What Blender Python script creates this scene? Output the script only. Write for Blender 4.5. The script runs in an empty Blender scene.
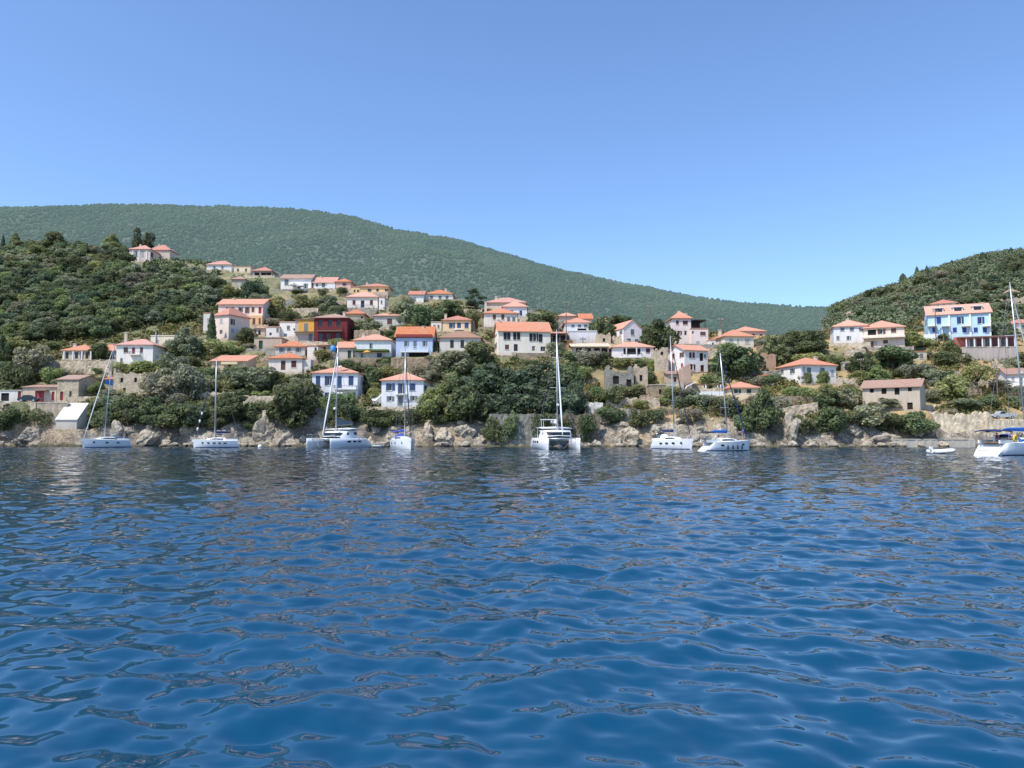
import bpy, math, random
import numpy as np
from mathutils import Vector, Matrix, Euler
random.seed(7)
RNG = np.random.default_rng(11)
C = bpy.context.scene.collection
# ------------------------------------------------------------------ camera model
F = 760.0; CH = 2.5; PITCH = math.atan(50 / F)
SP, CP = math.sin(PITCH), math.cos(PITCH)
def ray(px, py):
    a = (px - 512) / F; b = (384 - py) / F
    y = CP - b * SP
    return a / y, (SP + b * CP) / y           # x per metre of depth, rise per metre of depth
def at(px, py, Y):
    bx, bz = ray(px, py)
    return Vector((bx * Y, Y, CH + bz * Y))
def zat(py, Y, px=512): return CH + ray(px, py)[1] * Y
# ------------------------------------------------------------------ noise
def _hash(ix, iy, seed):
    h = (ix.astype(np.int64) * 374761393 + iy.astype(np.int64) * 668265263 + seed * 974711) & 0xffffffff
    h = ((h ^ (h >> 13)) * 1274126177) & 0xffffffff
    return ((h ^ (h >> 16)) & 0xffff) / 65535.0
def vnoise(x, y, seed=0):
    x = np.asarray(x, float); y = np.asarray(y, float)
    ix = np.floor(x); iy = np.floor(y); fx = x - ix; fy = y - iy
    fx = fx * fx * (3 - 2 * fx); fy = fy * fy * (3 - 2 * fy)
    a = _hash(ix, iy, seed); b = _hash(ix + 1, iy, seed); c = _hash(ix, iy + 1, seed); d = _hash(ix + 1, iy + 1, seed)
    return (a * (1 - fx) + b * fx) * (1 - fy) + (c * (1 - fx) + d * fx) * fy
def fbm(x, y, seed=0, oct=4):
    s = 0; amp = 0.5
    for o in range(oct):
        s = s + amp * (vnoise(x * 2 ** o, y * 2 ** o, seed + o * 17) - 0.5); amp *= 0.5
    return s
# ------------------------------------------------------------------ terrain
_sh = np.array([(-400,160),(0,157),(120,155),(230,155),(330,153),(420,150),(520,150),(640,150),(760,146),(860,146),(900,147),(1024,146),(1400,143)])
_rg = np.array([(-400,262),(-200,258),(0,254),(60,248),(120,254),(150,258),(219,267),(240,270),(262,273),(295,284),(324,286),(343,291),(376,293),(430,296),(505,305),(567,315),(640,326),(690,332),(750,333),(830,337),(1400,337)])
_rr = np.array([(700,345),(785,338),(805,328),(827,311),(844,304),(876,292),(904,285),(927,273),(956,265),(985,256),(1024,251),(1100,245),(1400,240)])
def shoreY(p): return np.interp(p, _sh[:,0], _sh[:,1])
M1 = 0.45
def base_terrain(x, Y):
    x = np.asarray(x, float); Y = np.asarray(Y, float)
    p = 512 + F * (x / np.maximum(Y, 1)) / CP
    Ys = shoreY(p)
    d = Y - Ys + 1.6 * fbm(x / 9.0, Y * 0 + 3.1, 5, 3) * 2
    z = np.where(d < 0, d * 0.6, np.where(d < 3, d * 1.15, np.where(d < 13, 3.45 + (d - 3) * 0.55, 8.95 + (d - 13) * M1)))
    # left / middle ridge
    arg = ray(512, np.interp(p, _rg[:,0], _rg[:,1]))[1]
    Yr = (CH - 8.95 + M1 * (Ys + 13)) / (M1 - arg)
    zr = CH + arg * Yr
    over = np.maximum(Y - Yr, 0)
    z1 = np.where(Y > Yr, np.maximum(zr - 0.10 * over - 0.0012 * over ** 2, -6), z)
    # right hill
    ar = ray(512, np.interp(p, _rr[:,0], _rr[:,1]))[1]
    Y0 = Ys + 55; z0 = 8.95 + 42 * M1
    YR = 480.0; zR = CH + ar * YR
    z2 = np.where(Y < Y0, z, z0 + (zR - z0) * np.clip((Y - Y0) / (YR - Y0), 0, 1) - np.maximum(Y - YR, 0) * 0.25)
    w = np.clip((p - 770) / 70, 0, 1); w = w * w * (3 - 2 * w)
    return z1 * (1 - w) + z2 * w
def hitY(px, py):
    bx, bz = ray(px, py)
    Ys = float(shoreY(px))
    Y = np.arange(Ys + 0.5, 480, 0.25)
    h = base_terrain(bx * Y, Y)
    k = np.nonzero(h >= CH + bz * Y)[0]
    if len(k): return float(Y[k[0]])
    return float(Y[np.argmin(CH + bz * Y - h)])       # grazes the ridge
PADS = []      # (x, y, rot, x0, x1, y0, y1, z, blend)
def add_pad(x, y, r, x0, x1, y0, y1, z, blend=3.0): PADS.append((x, y, r, x0, x1, y0, y1, z, blend))
def ground(x, Y):
    x = np.atleast_1d(np.asarray(x, float)); Y = np.atleast_1d(np.asarray(Y, float))
    z = base_terrain(x, Y)
    p = 512 + F * x / np.maximum(Y, 1)
    d = Y - shoreY(p)
    n = 1.5 * fbm(x / 14, Y / 14, 3, 4) + np.where(d < 14, 3.0, 0.7) * np.abs(fbm(x / 3.4, Y / 3.4, 9, 5)) * np.clip((d + 4) / 4, 0, 1)
    z = z + n
    for (cx, cy, r, x0, x1, y0, y1, pz, bl) in PADS:
        dx = x - cx; dy = Y - cy
        near = (np.abs(dx) < 40) & (np.abs(dy) < 40)
        if not near.any(): continue
        c, s = math.cos(r), math.sin(r)
        u = dx * c + dy * s; v = -dx * s + dy * c
        e = np.maximum(np.maximum(x0 - u, u - x1), np.maximum((y0 - v) * (bl / 0.7), v - y1))
        w = np.clip(1 - e / bl, 0, 1) * near
        w = w * w * (3 - 2 * w)
        z = z * (1 - w) + pz * w
    return z
def gz(x, y): return float(ground(x, y)[0])
# ------------------------------------------------------------------ objects
def tag(o, label=None, cat=None, group=None, kind=None):
    if label: o['label'] = label
    if cat: o['category'] = cat
    if group: o['group'] = group
    if kind: o['kind'] = kind
    return o
def empty(name, loc=(0,0,0), rz=0.0, label=None, cat=None, group=None):
    o = bpy.data.objects.new(name, None); C.objects.link(o)
    o.location = loc; o.rotation_euler = (0, 0, rz); o.empty_display_size = 0.3
    return tag(o, label, cat, group)
def np_mesh(name, V, Fq, mat=None, smooth=False):
    V = np.asarray(V, np.float32); Fq = np.asarray(Fq, np.int32)
    me = bpy.data.meshes.new(name); n = Fq.shape[1]
    me.vertices.add(len(V)); me.vertices.foreach_set('co', V.ravel())
    me.loops.add(Fq.size); me.loops.foreach_set('vertex_index', Fq.ravel())
    me.polygons.add(len(Fq)); me.polygons.foreach_set('loop_start', np.arange(0, Fq.size, n, dtype=np.int32))
    me.polygons.foreach_set('loop_total', np.full(len(Fq), n, np.int32))
    me.polygons.foreach_set('use_smooth', np.full(len(Fq), smooth, bool))
    me.update(calc_edges=True); me.validate()
    if mat: me.materials.append(mat)
    return me
def link(name, me, parent=None, loc=None):
    o = bpy.data.objects.new(name, me); C.objects.link(o)
    if parent: o.parent = parent
    if loc is not None: o.location = loc
    return o
class MB:
    def __init__(s): s.v = []; s.f = []
    def poly(s, pts):
        i = len(s.v); s.v += [tuple(p) for p in pts]; s.f.append(tuple(range(i, i + len(pts)))); return s
    def box(s, x0, x1, y0, y1, z0, z1, M=None):
        P = [(x0,y0,z0),(x1,y0,z0),(x1,y1,z0),(x0,y1,z0),(x0,y0,z1),(x1,y0,z1),(x1,y1,z1),(x0,y1,z1)]
        if M is not None: P = [tuple(M @ Vector(p)) for p in P]
        i = len(s.v); s.v += P
        for f in ((0,3,2,1),(4,5,6,7),(0,1,5,4),(1,2,6,5),(2,3,7,6),(3,0,4,7)): s.f.append(tuple(i + k for k in f))
        return s
    def loft(s, rings, close=True, cap=True):
        i = len(s.v); n = len(rings[0])
        for r in rings: s.v += [tuple(p) for p in r]
        for a in range(len(rings) - 1):
            for k in range(n if close else n - 1):
                k2 = (k + 1) % n
                s.f.append((i + a*n + k, i + a*n + k2, i + (a+1)*n + k2, i + (a+1)*n + k))
        if cap and close:
            s.f.append(tuple(i + k for k in range(n))[::-1]); j = i + (len(rings) - 1) * n
            s.f.append(tuple(j + k for k in range(n)))
        return s
    def tube(s, pts, r, n=6, r1=None):
        pts = [Vector(p) for p in pts]; m = len(pts)
        rings = []
        for k, p in enumerate(pts):
            d = (pts[min(k + 1, m - 1)] - pts[max(k - 1, 0)]).normalized()
            up = Vector((0,0,1)) if abs(d.z) < 0.9 else Vector((1,0,0))
            a = d.cross(up).normalized(); b = a.cross(d)
            rr = r if r1 is None else r + (r1 - r) * k / (m - 1)
            if isinstance(r, (list, tuple)): rr = r[k]
            rings.append([p + (a * math.cos(t) + b * math.sin(t)) * rr for t in (2*math.pi*q/n for q in range(n))])
        return s.loft(rings)
    def prism(s, prof, y0, y1):            # profile in xz, extruded along y
        return s.loft([[(x, y0, z) for x, z in prof], [(x, y1, z) for x, z in prof]])
    def build(s, name, mat, parent=None, smooth=False):
        me = bpy.data.meshes.new(name); me.from_pydata(s.v, [], s.f); me.update()
        me.materials.append(mat)
        if smooth: me.polygons.foreach_set('use_smooth', [True] * len(me.polygons))
        return link(name, me, parent)
def children(o): return [c for c in o.children]
# ------------------------------------------------------------------ materials
def new_mat(name):
    m = bpy.data.materials.new(name); m.use_nodes = True
    nt = m.node_tree; b = nt.nodes['Principled BSDF']; return m, nt, b
def N(nt, t, **kw):
    n = nt.nodes.new(t)
    for k, v in kw.items():
        if k.startswith('i_'): n.inputs[k[2:].replace('_', ' ')].default_value = v
        else: setattr(n, k, v)
    return n
def mixc(nt, fac, a, b, mode='MIX'):
    n = nt.nodes.new('ShaderNodeMix'); n.data_type = 'RGBA'; n.blend_type = mode
    for sock, v in ((n.inputs[0], fac), (n.inputs[6], a), (n.inputs[7], b)):
        if hasattr(v, 'links'): nt.links.new(v, sock)
        elif sock == n.inputs[0]: sock.default_value = v
        else: sock.default_value = (*v, 1) if len(v) == 3 else v
    return n.outputs[2]
def ramp(nt, src, p0, p1):
    n = nt.nodes.new('ShaderNodeMapRange'); n.inputs[1].default_value = p0; n.inputs[2].default_value = p1
    nt.links.new(src, n.inputs[0]); return n.outputs[0]
def noise(nt, scale, detail=3, vec=None, rough=0.55):
    n = N(nt, 'ShaderNodeTexNoise'); n.inputs['Scale'].default_value = scale; n.inputs['Detail'].default_value = detail
    n.inputs['Roughness'].default_value = rough
    if vec is not None: nt.links.new(vec, n.inputs['Vector'])
    return n
def coords(nt, kind='Object'): return nt.nodes.new('ShaderNodeTexCoord').outputs[kind]
def bump(nt, b, h, strength=0.3, dist=0.05):
    n = nt.nodes.new('ShaderNodeBump'); n.inputs['Strength'].default_value = strength; n.inputs['Distance'].default_value = dist
    nt.links.new(h, n.inputs['Height']); nt.links.new(n.outputs[0], b.inputs['Normal'])
_mc = {}
def plain(name, col, rough=0.5, metal=0.0, var=0.12, scale=3.0):
    key = ('p', name)
    if key in _mc: return _mc[key]
    m, nt, b = new_mat(name); v = coords(nt)
    n = noise(nt, scale, 3, v)
    c = mixc(nt, n.outputs[0], tuple(max(0, x * (1 - var)) for x in col), tuple(min(1, x * (1 + var)) for x in col))
    nt.links.new(c, b.inputs['Base Color']); b.inputs['Roughness'].default_value = rough; b.inputs['Metallic'].default_value = metal
    _mc[key] = m; return m
def plaster(col):
    col = (min(.83, col[0]*1.06), col[1]*1.0, col[2]*.955)
    key = ('w', tuple(round(c, 3) for c in col))
    if key in _mc: return _mc[key]
    m, nt, b = new_mat('plaster'); v = coords(nt)
    mp = N(nt, 'ShaderNodeMapping'); mp.inputs['Scale'].default_value = (1, 1, 0.25); nt.links.new(v, mp.inputs[0])
    n1 = noise(nt, 1.1, 5, mp.outputs[0], 0.65); n2 = noise(nt, 9, 3, v)
    c = mixc(nt, ramp(nt, n1.outputs[0], 0.40, 0.72), col, tuple(x * k for x, k in zip(col, (0.70, 0.655, 0.585))))
    mp2 = N(nt, 'ShaderNodeMapping'); mp2.inputs['Scale'].default_value = (2.6, 2.6, 0.16); nt.links.new(v, mp2.inputs[0]); n4 = noise(nt, 1.0, 4, mp2.outputs[0], .7)
    c = mixc(nt, ramp(nt, n4.outputs[0], 0.56, 0.78), c, tuple(x * k for x, k in zip(col, (0.74, 0.70, 0.65))))
    c = mixc(nt, ramp(nt, n2.outputs[0], 0.35, 0.7), c, tuple(min(1, x * 1.06) for x in col))
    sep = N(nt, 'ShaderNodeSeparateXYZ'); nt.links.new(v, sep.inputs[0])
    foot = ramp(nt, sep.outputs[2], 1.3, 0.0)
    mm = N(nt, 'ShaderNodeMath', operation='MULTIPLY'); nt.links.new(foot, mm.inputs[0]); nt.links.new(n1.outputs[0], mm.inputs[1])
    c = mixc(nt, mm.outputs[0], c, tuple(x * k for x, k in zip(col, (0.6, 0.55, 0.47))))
    nt.links.new(c, b.inputs['Base Color']); b.inputs['Roughness'].default_value = 0.9
    bump(nt, b, n2.outputs[0], 0.25, 0.02)
    _mc[key] = m; return m
def stone(name='stone', a=(0.36,0.295,0.215), bcol=(0.21,0.165,0.12), mortar=(0.44,0.37,0.28), scale=2.2):
    a, bcol, mortar = [(q[0]*1.06, q[1]*1.0, q[2]*.9) for q in (a, bcol, mortar)]
    key = ('s', name)
    if key in _mc: return _mc[key]
    m, nt, b = new_mat(name); v = coords(nt)
    mp = N(nt, 'ShaderNodeMapping'); mp.inputs['Scale'].default_value = (1, 1, 1.7); nt.links.new(v, mp.inputs[0])
    n0 = noise(nt, 2.5, 3, mp.outputs[0])
    vv = N(nt, 'ShaderNodeVectorMath', operation='MULTIPLY_ADD'); nt.links.new(n0.outputs['Color'], vv.inputs[0]); vv.inputs[1].default_value = (0.35,)*3; nt.links.new(mp.outputs[0], vv.inputs[2])
    vo = N(nt, 'ShaderNodeTexVoronoi'); vo.inputs['Scale'].default_value = scale; nt.links.new(vv.outputs[0], vo.inputs['Vector'])
    ve = N(nt, 'ShaderNodeTexVoronoi', feature='DISTANCE_TO_EDGE'); ve.inputs['Scale'].default_value = scale; nt.links.new(vv.outputs[0], ve.inputs['Vector'])
    sp = N(nt, 'ShaderNodeSeparateColor'); nt.links.new(vo.outputs['Color'], sp.inputs[0])
    c = mixc(nt, sp.outputs[0], a, bcol)
    c = mixc(nt, ramp(nt, ve.outputs[0], 0.10, 0.02), c, mortar)
    n2 = noise(nt, 0.45, 5, v, .7); c = mixc(nt, ramp(nt, n2.outputs[0], 0.42, 0.7), c, tuple(x * 0.42 for x in a)); n3 = noise(nt, 1.6, 4, v, .7); c = mixc(nt, ramp(nt, n3.outputs[0], 0.5, 0.8), c, tuple(min(1, x * 1.35) for x in a))
    nt.links.new(c, b.inputs['Base Color']); b.inputs['Roughness'].default_value = 0.95
    bump(nt, b, ve.outputs[0], 0.6, 0.12)
    _mc[key] = m; return m
def tiles(name='roof_tiles', a=(0.66,0.205,0.085), bcol=(0.53,0.155,0.065), old=(0.48,0.26,0.16)):
    key = ('t', name)
    if key in _mc: return _mc[key]
    m, nt, b = new_mat(name); v = coords(nt)
    vo = N(nt, 'ShaderNodeTexVoronoi'); vo.inputs['Scale'].default_value = 3.2; nt.links.new(v, vo.inputs['Vector'])
    sp = N(nt, 'ShaderNodeSeparateColor'); nt.links.new(vo.outputs['Color'], sp.inputs[0])
    oi = N(nt, 'ShaderNodeObjectInfo')
    n1 = noise(nt, 0.9, 5, v, 0.65)
    c = mixc(nt, sp.outputs[0], a, bcol)
    c = mixc(nt, ramp(nt, n1.outputs[0], 0.40, 0.66), c, old); n5 = noise(nt, 5.0, 4, v, .7); c = mixc(nt, ramp(nt, n5.outputs[0], 0.5, 0.8), c, tuple(x * .55 for x in bcol))
    hs = N(nt, 'ShaderNodeHueSaturation'); mr = N(nt, 'ShaderNodeMapRange'); mr.inputs[3].default_value = 0.92; mr.inputs[4].default_value = 1.2
    nt.links.new(oi.outputs['Random'], mr.inputs[0]); nt.links.new(mr.outputs[0], hs.inputs['Value']); nt.links.new(c, hs.inputs['Color'])
    mr2 = N(nt, 'ShaderNodeMapRange'); mr2.inputs[3].default_value = 1.05; mr2.inputs[4].default_value = 0.76; nt.links.new(oi.outputs['Random'], mr2.inputs[0]); nt.links.new(mr2.outputs[0], hs.inputs['Saturation'])
    nt.links.new(hs.outputs[0], b.inputs['Base Color']); b.inputs['Roughness'].default_value = 0.85
    w = N(nt, 'ShaderNodeTexWave', bands_direction='X'); w.inputs['Scale'].default_value = 1.3; w.inputs['Distortion'].default_value = 0.4; nt.links.new(v, w.inputs[0])
    bump(nt, b, w.outputs[1], 0.5, 0.06)
    _mc[key] = m; return m
def leaf_mat():
    m, nt, b = new_mat('leaves')
    oi = N(nt, 'ShaderNodeObjectInfo'); geo = N(nt, 'ShaderNodeNewGeometry')
    hs = N(nt, 'ShaderNodeHueSaturation')
    mr = N(nt, 'ShaderNodeMapRange'); mr.inputs[3].default_value = 0.65; mr.inputs[4].default_value = 1.4
    nt.links.new(geo.outputs['Random Per Island'], mr.inputs[0]); nt.links.new(mr.outputs[0], hs.inputs['Value'])
    mh = N(nt, 'ShaderNodeMapRange'); mh.inputs[3].default_value = 0.468; mh.inputs[4].default_value = 0.518
    nt.links.new(oi.outputs['Random'], mh.inputs[0]); nt.links.new(mh.outputs[0], hs.inputs['Hue'])
    v = coords(nt); n = noise(nt, 5.0, 3, v)
    mv = ramp(nt, n.outputs[0], 0.3, 0.75)
    c = mixc(nt, mv, (0.7,0.72,0.75), (1.35,1.28,1.0))
    c2 = mixc(nt, 1.0, oi.outputs['Color'], c, 'MULTIPLY')
    nt.links.new(c2, hs.inputs['Color'])
    nt.links.new(hs.outputs[0], b.inputs['Base Color']); b.inputs['Roughness'].default_value = 0.75
    b.inputs['Specular IOR Level'].default_value = 0.2
    tr = N(nt, 'ShaderNodeBsdfTranslucent'); nt.links.new(hs.outputs[0], tr.inputs[0])
    mx = N(nt, 'ShaderNodeMixShader'); mx.inputs[0].default_value = 0.44
    nt.links.new(b.outputs[0], mx.inputs[1]); nt.links.new(tr.outputs[0], mx.inputs[2])
    nt.links.new(mx.outputs[0], nt.nodes['Material Output'].inputs[0])
    return m
LEAF = leaf_mat()
BARK = plain('bark', (0.10,0.08,0.06), 0.95, var=0.35, scale=8)
WHITE = plain('white_paint', (0.78,0.78,0.77), 0.5, var=0.05)
GEL = plain('gelcoat', (0.80,0.81,0.82), 0.22, var=0.03)
GLASSD = plain('dark_glass', (0.012,0.015,0.02), 0.08, var=0.2)
VOID = plain('interior_shade', (0.015,0.013,0.012), 0.9)  # near-black colour standing in for the shade inside openings
ALU = plain('aluminium', (0.55,0.56,0.57), 0.35, 0.6, var=0.06)
STEEL = plain('steel', (0.5,0.5,0.5), 0.3, 0.8)
WIRE = plain('wire', (0.16,0.16,0.17), 0.5)
WOOD = plain('weathered_wood', (0.17,0.12,0.08), 0.8, var=0.35, scale=6)
CONC = plain('concrete', (0.45,0.40,0.33), 0.9, var=0.3, scale=1.0)
BLACK = plain('black_rubber', (0.02,0.02,0.02), 0.6)
NAVY = plain('navy_canvas', (0.012,0.025,0.10), 0.8)
BLUEC = plain('blue_canvas', (0.015,0.11,0.42), 0.8)
BLACKC = plain('dark_canvas', (0.02,0.022,0.035), 0.8)
GREYC = plain('grey_canvas', (0.12,0.16,0.19), 0.8)
STONE = stone(); STONEP = stone('pale_stone', (0.58,0.50,0.40), (0.40,0.34,0.27), (0.60,0.53,0.43)); STONEG = stone('grey_stone', (0.30,0.29,0.27), (0.19,0.18,0.17), (0.36,0.35,0.33), 1.6)
TILE = tiles(); TILEB = tiles('old_roof_tiles', (0.40,0.19,0.115), (0.30,0.14,0.085), (0.30,0.2,0.14)); TILEP = tiles('pink_roof_tiles', (0.56,0.185,0.115), (0.45,0.14,0.085), (0.44,0.25,0.18))
# ------------------------------------------------------------------ houses
SH = {'k': plain('black_shutter', (0.018,0.018,0.022), 0.6), 'b': plain('blue_shutter', (0.03,0.07,0.17), 0.6), 'B': plain('bright_blue_shutter', (0.015,0.05,0.24), 0.5), 'g': plain('grey_green_shutter', (0.16,0.19,0.20), 0.6),
      'n': plain('brown_shutter', (0.13,0.06,0.045), 0.7), 'r': plain('red_door', (0.36,0.05,0.055), 0.6), 'e': plain('green_shutter', (0.025,0.07,0.045), 0.6),
      'w': plain('pale_shutter', (0.42,0.43,0.42), 0.6), 'm': plain('maroon_shutter', (0.10,0.02,0.025), 0.6)}
TRIM = plain('window_trim', (0.66,0.65,0.62), 0.6, var=0.05)
def facade(root_loc, r, W, D, face):
    """origin, along, outward normal of a wall in world space"""
    c, s = math.cos(r), math.sin(r)
    ax = Vector((c, s, 0)); dp = Vector((-s, c, 0))
    if face == 'F': return Vector(root_loc), ax, -dp
    if face == 'R': return Vector(root_loc) + ax * (W/2) + dp * (D/2), dp, ax
    return Vector(root_loc) - ax * (W/2) + dp * (D/2), -dp, -ax
def to_face(px, py, root_loc, r, W, D, face, off=0.0):
    o, al, n = facade(root_loc, r, W, D, face)
    bx, bz = ray(px, py); d = Vector((bx, 1, bz)); c = Vector((0, 0, CH))
    t = (o + n * off - c).dot(n) / d.dot(n)
    q = c + d * t - o
    return q.dot(al), q.z      # along the wall, above the house base
def wall_grid(mb, U0, U1, Z0, Z1, holes, T, depth=0.26):
    """one wall with real openings: T maps (u, out, z) to local space"""
    us = sorted({U0, U1, *[h[0] for h in holes], *[h[1] for h in holes]}); zs = sorted({Z0, Z1, *[h[2] for h in holes], *[h[3] for h in holes]})
    us = [u for u in us if U0 <= u <= U1]; zs = [z for z in zs if Z0 <= z <= Z1]
    for a, b in zip(us, us[1:]):
        for p, q in zip(zs, zs[1:]):
            m, k = (a + b)/2, (p + q)/2
            if any(h[0] < m < h[1] and h[2] < k < h[3] for h in holes): continue
            mb.poly([T(a,0,p), T(b,0,p), T(b,0,q), T(a,0,q)])
    for a, b, p, q in holes:
        mb.poly([T(a,0,p), T(a,-depth,p), T(a,-depth,q), T(a,0,q)]); mb.poly([T(b,0,p), T(b,0,q), T(b,-depth,q), T(b,-depth,p)])
        mb.poly([T(a,0,q), T(a,-depth,q), T(b,-depth,q), T(b,0,q)]); mb.poly([T(a,0,p), T(b,0,p), T(b,-depth,p), T(a,-depth,p)])
def fbox(mb, T, a, b, o0, o1, p, q):
    P = [T(a,o0,p),T(b,o0,p),T(b,o1,p),T(a,o1,p),T(a,o0,q),T(b,o0,q),T(b,o1,q),T(a,o1,q)]
    i = len(mb.v); mb.v += [tuple(x) for x in P]
    for f in ((0,3,2,1),(4,5,6,7),(0,1,5,4),(1,2,6,5),(2,3,7,6),(3,0,4,7)): mb.f.append(tuple(i + k for k in f))
ROOT_INFO = {}
BRW = stone('brown_stone', (0.34,0.265,0.19), (0.23,0.175,0.13), (0.37,0.31,0.24))
HOUSE_SIZES = []
def opening(root, T, h, kind, colr):
    a, b, p, q = h; w = b - a; hh = q - p; fr = min(0.09, w * 0.1)
    shm = SH.get(colr)
    if kind == 'o':                               # bare hole: a black sheet stands in for the shade inside
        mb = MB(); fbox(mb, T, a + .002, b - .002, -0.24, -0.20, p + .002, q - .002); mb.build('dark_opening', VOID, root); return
    door = kind in 'Dd'
    mb = MB()
    for (a0, b0, p0, q0) in ((a+.003, a+fr, p+.003, q-.003), (b-fr, b-.003, p+.003, q-.003), (a+fr+.001, b-fr-.001, q-fr, q-.003), (a+fr+.001, b-fr-.001, p+.003, p+fr)):
        fbox(mb, T, a0, b0, -0.22, -0.13, p0, q0)
    if w > 0.7 : fbox(mb, T, (a+b)/2-.025, (a+b)/2+.025, -0.22, -0.14, p+fr+.001, q-fr-.001)
    wo = mb.build('door' if door else 'window', TRIM if not (door and shm) else shm, root)
    mb = MB(); fbox(mb, T, a+fr+.002, b-fr-.002, -0.235, -0.20, p+fr+.002, q-fr-.002)
    if door and shm and kind == 'D': mb.build('panel', shm, wo)
    else: mb.build('pane', GLASSD, wo)
    if not door:
        mb = MB(); fbox(mb, T, a-.08, b+.08, -0.05, 0.09, p-.09, p-.003); mb.build('sill', TRIM, wo)
    if kind == 's' and shm:                      # closed shutters, a leaf each
        rsh = random.Random(int(a*917 + p*131 + b*37)).random(); sides = ((a+.02, (a+b)/2-.012), ((a+b)/2+.012, b-.02))
        if rsh < .24:                               # a leaf swung open against the wall
            mb = MB(); fbox(mb, T, b + .02, b + .02 + w*.46, 0.012, 0.055, p+.02, q-.02); mb.build('shutter', shm, wo); sides = sides[:1]
        for u0, u1 in sides:
            mb = MB(); fbox(mb, T, u0, u1, -0.06, -0.015, p+.03, q-.03)
            nl = max(3, int(hh / 0.22))
            for k in range(nl):
                z = p + .06 + (hh - .12) * (k + .2) / nl
                fbox(mb, T, u0+.06, u1-.06, -0.014, 0.004, z, z + (hh-.12)/nl*0.45)
            mb.build('shutter', shm, wo)
    if kind == 'h' and shm:                      # half open: shutters folded back against the wall
        for u0, u1 in ((a - w*.5, a-.02), (b+.02, b + w*.5)):
            mb = MB(); fbox(mb, T, u0, u1, 0.012, 0.06, p, q); mb.build('shutter', shm, wo)
def roof_mesh(kind, W, D, E, R, ov=0.45, th=0.14):
    x0, x1, y0, y1 = -W/2 - ov, W/2 + ov, -ov, D + ov
    mb = MB(); b, t = E - 0.02, E + th
    B = [(x0,y0,b),(x1,y0,b),(x1,y1,b),(x0,y1,b)]; T = [(x0,y0,t),(x1,y0,t),(x1,y1,t),(x0,y1,t)]
    def skirt():
        mb.poly(B[::-1])
        for k in range(4): mb.poly([B[k], B[(k+1)%4], T[(k+1)%4], T[k]])
    w, d = x1 - x0, y1 - y0
    if kind == 'hip':
        skirt(); ym = D/2
        if w > d * 1.08:
            i = d/2; p, q = (x0 + i, ym, R), (x1 - i, ym, R)
            mb.poly([T[0],T[1],q,p]); mb.poly([T[1],T[2],q]); mb.poly([T[2],T[3],p,q]); mb.poly([T[3],T[0],p])
        elif d > w * 1.08:
            i = w/2; p, q = (0, y0 + i, R), (0, y1 - i, R)
            mb.poly([T[0],T[1],p]); mb.poly([T[1],T[2],q,p]); mb.poly([T[2],T[3],q]); mb.poly([T[3],T[0],p,q])
        else:
            for k in range(4): mb.poly([T[k], T[(k+1)%4], (0, ym, R)])
        # ridge and hip caps
        return mb
    if kind == 'gable_side':
        ym = D/2; sl = (R - E) / (D/2); be = E - sl * ov
        for (ya, za, yb, zb) in ((y0, be, ym, R), (y1, be, ym, R)):
            P = [(x0,ya,za),(x1,ya,za),(x1,yb,zb),(x0,yb,zb)]; Q = [(p[0],p[1],p[2]+th) for p in P]
            mb.poly(P); mb.poly(Q)
            for k in range(4): mb.poly([P[k],P[(k+1)%4],Q[(k+1)%4],Q[k]])
        return mb
    if kind == 'gable_front':
        sl = (R - E) / (W/2); be = E - sl * ov
        for xa in (x0, x1):
            P = [(xa,y0,be),(0,y0,R),(0,y1,R),(xa,y1,be)]; Q = [(p[0],p[1],p[2]+th) for p in P]
            mb.poly(P); mb.poly(Q)
            for k in range(4): mb.poly([P[k],P[(k+1)%4],Q[(k+1)%4],Q[k]])
        return mb
    if kind == 'mono':
        P = [(x0,y0,E),(x1,y0,E),(x1,y1,R),(x0,y1,R)]; Q = [(p[0],p[1],p[2]+th) for p in P]
        mb.poly(P); mb.poly(Q)
        for k in range(4): mb.poly([P[k],P[(k+1)%4],Q[(k+1)%4],Q[k]])
        return mb
    # flat: slab with parapet
    s = 0.12
    mb.box(-W/2 - s, W/2 + s, -s, D + s, E - 0.04, E + 0.16)
    return mb
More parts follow.
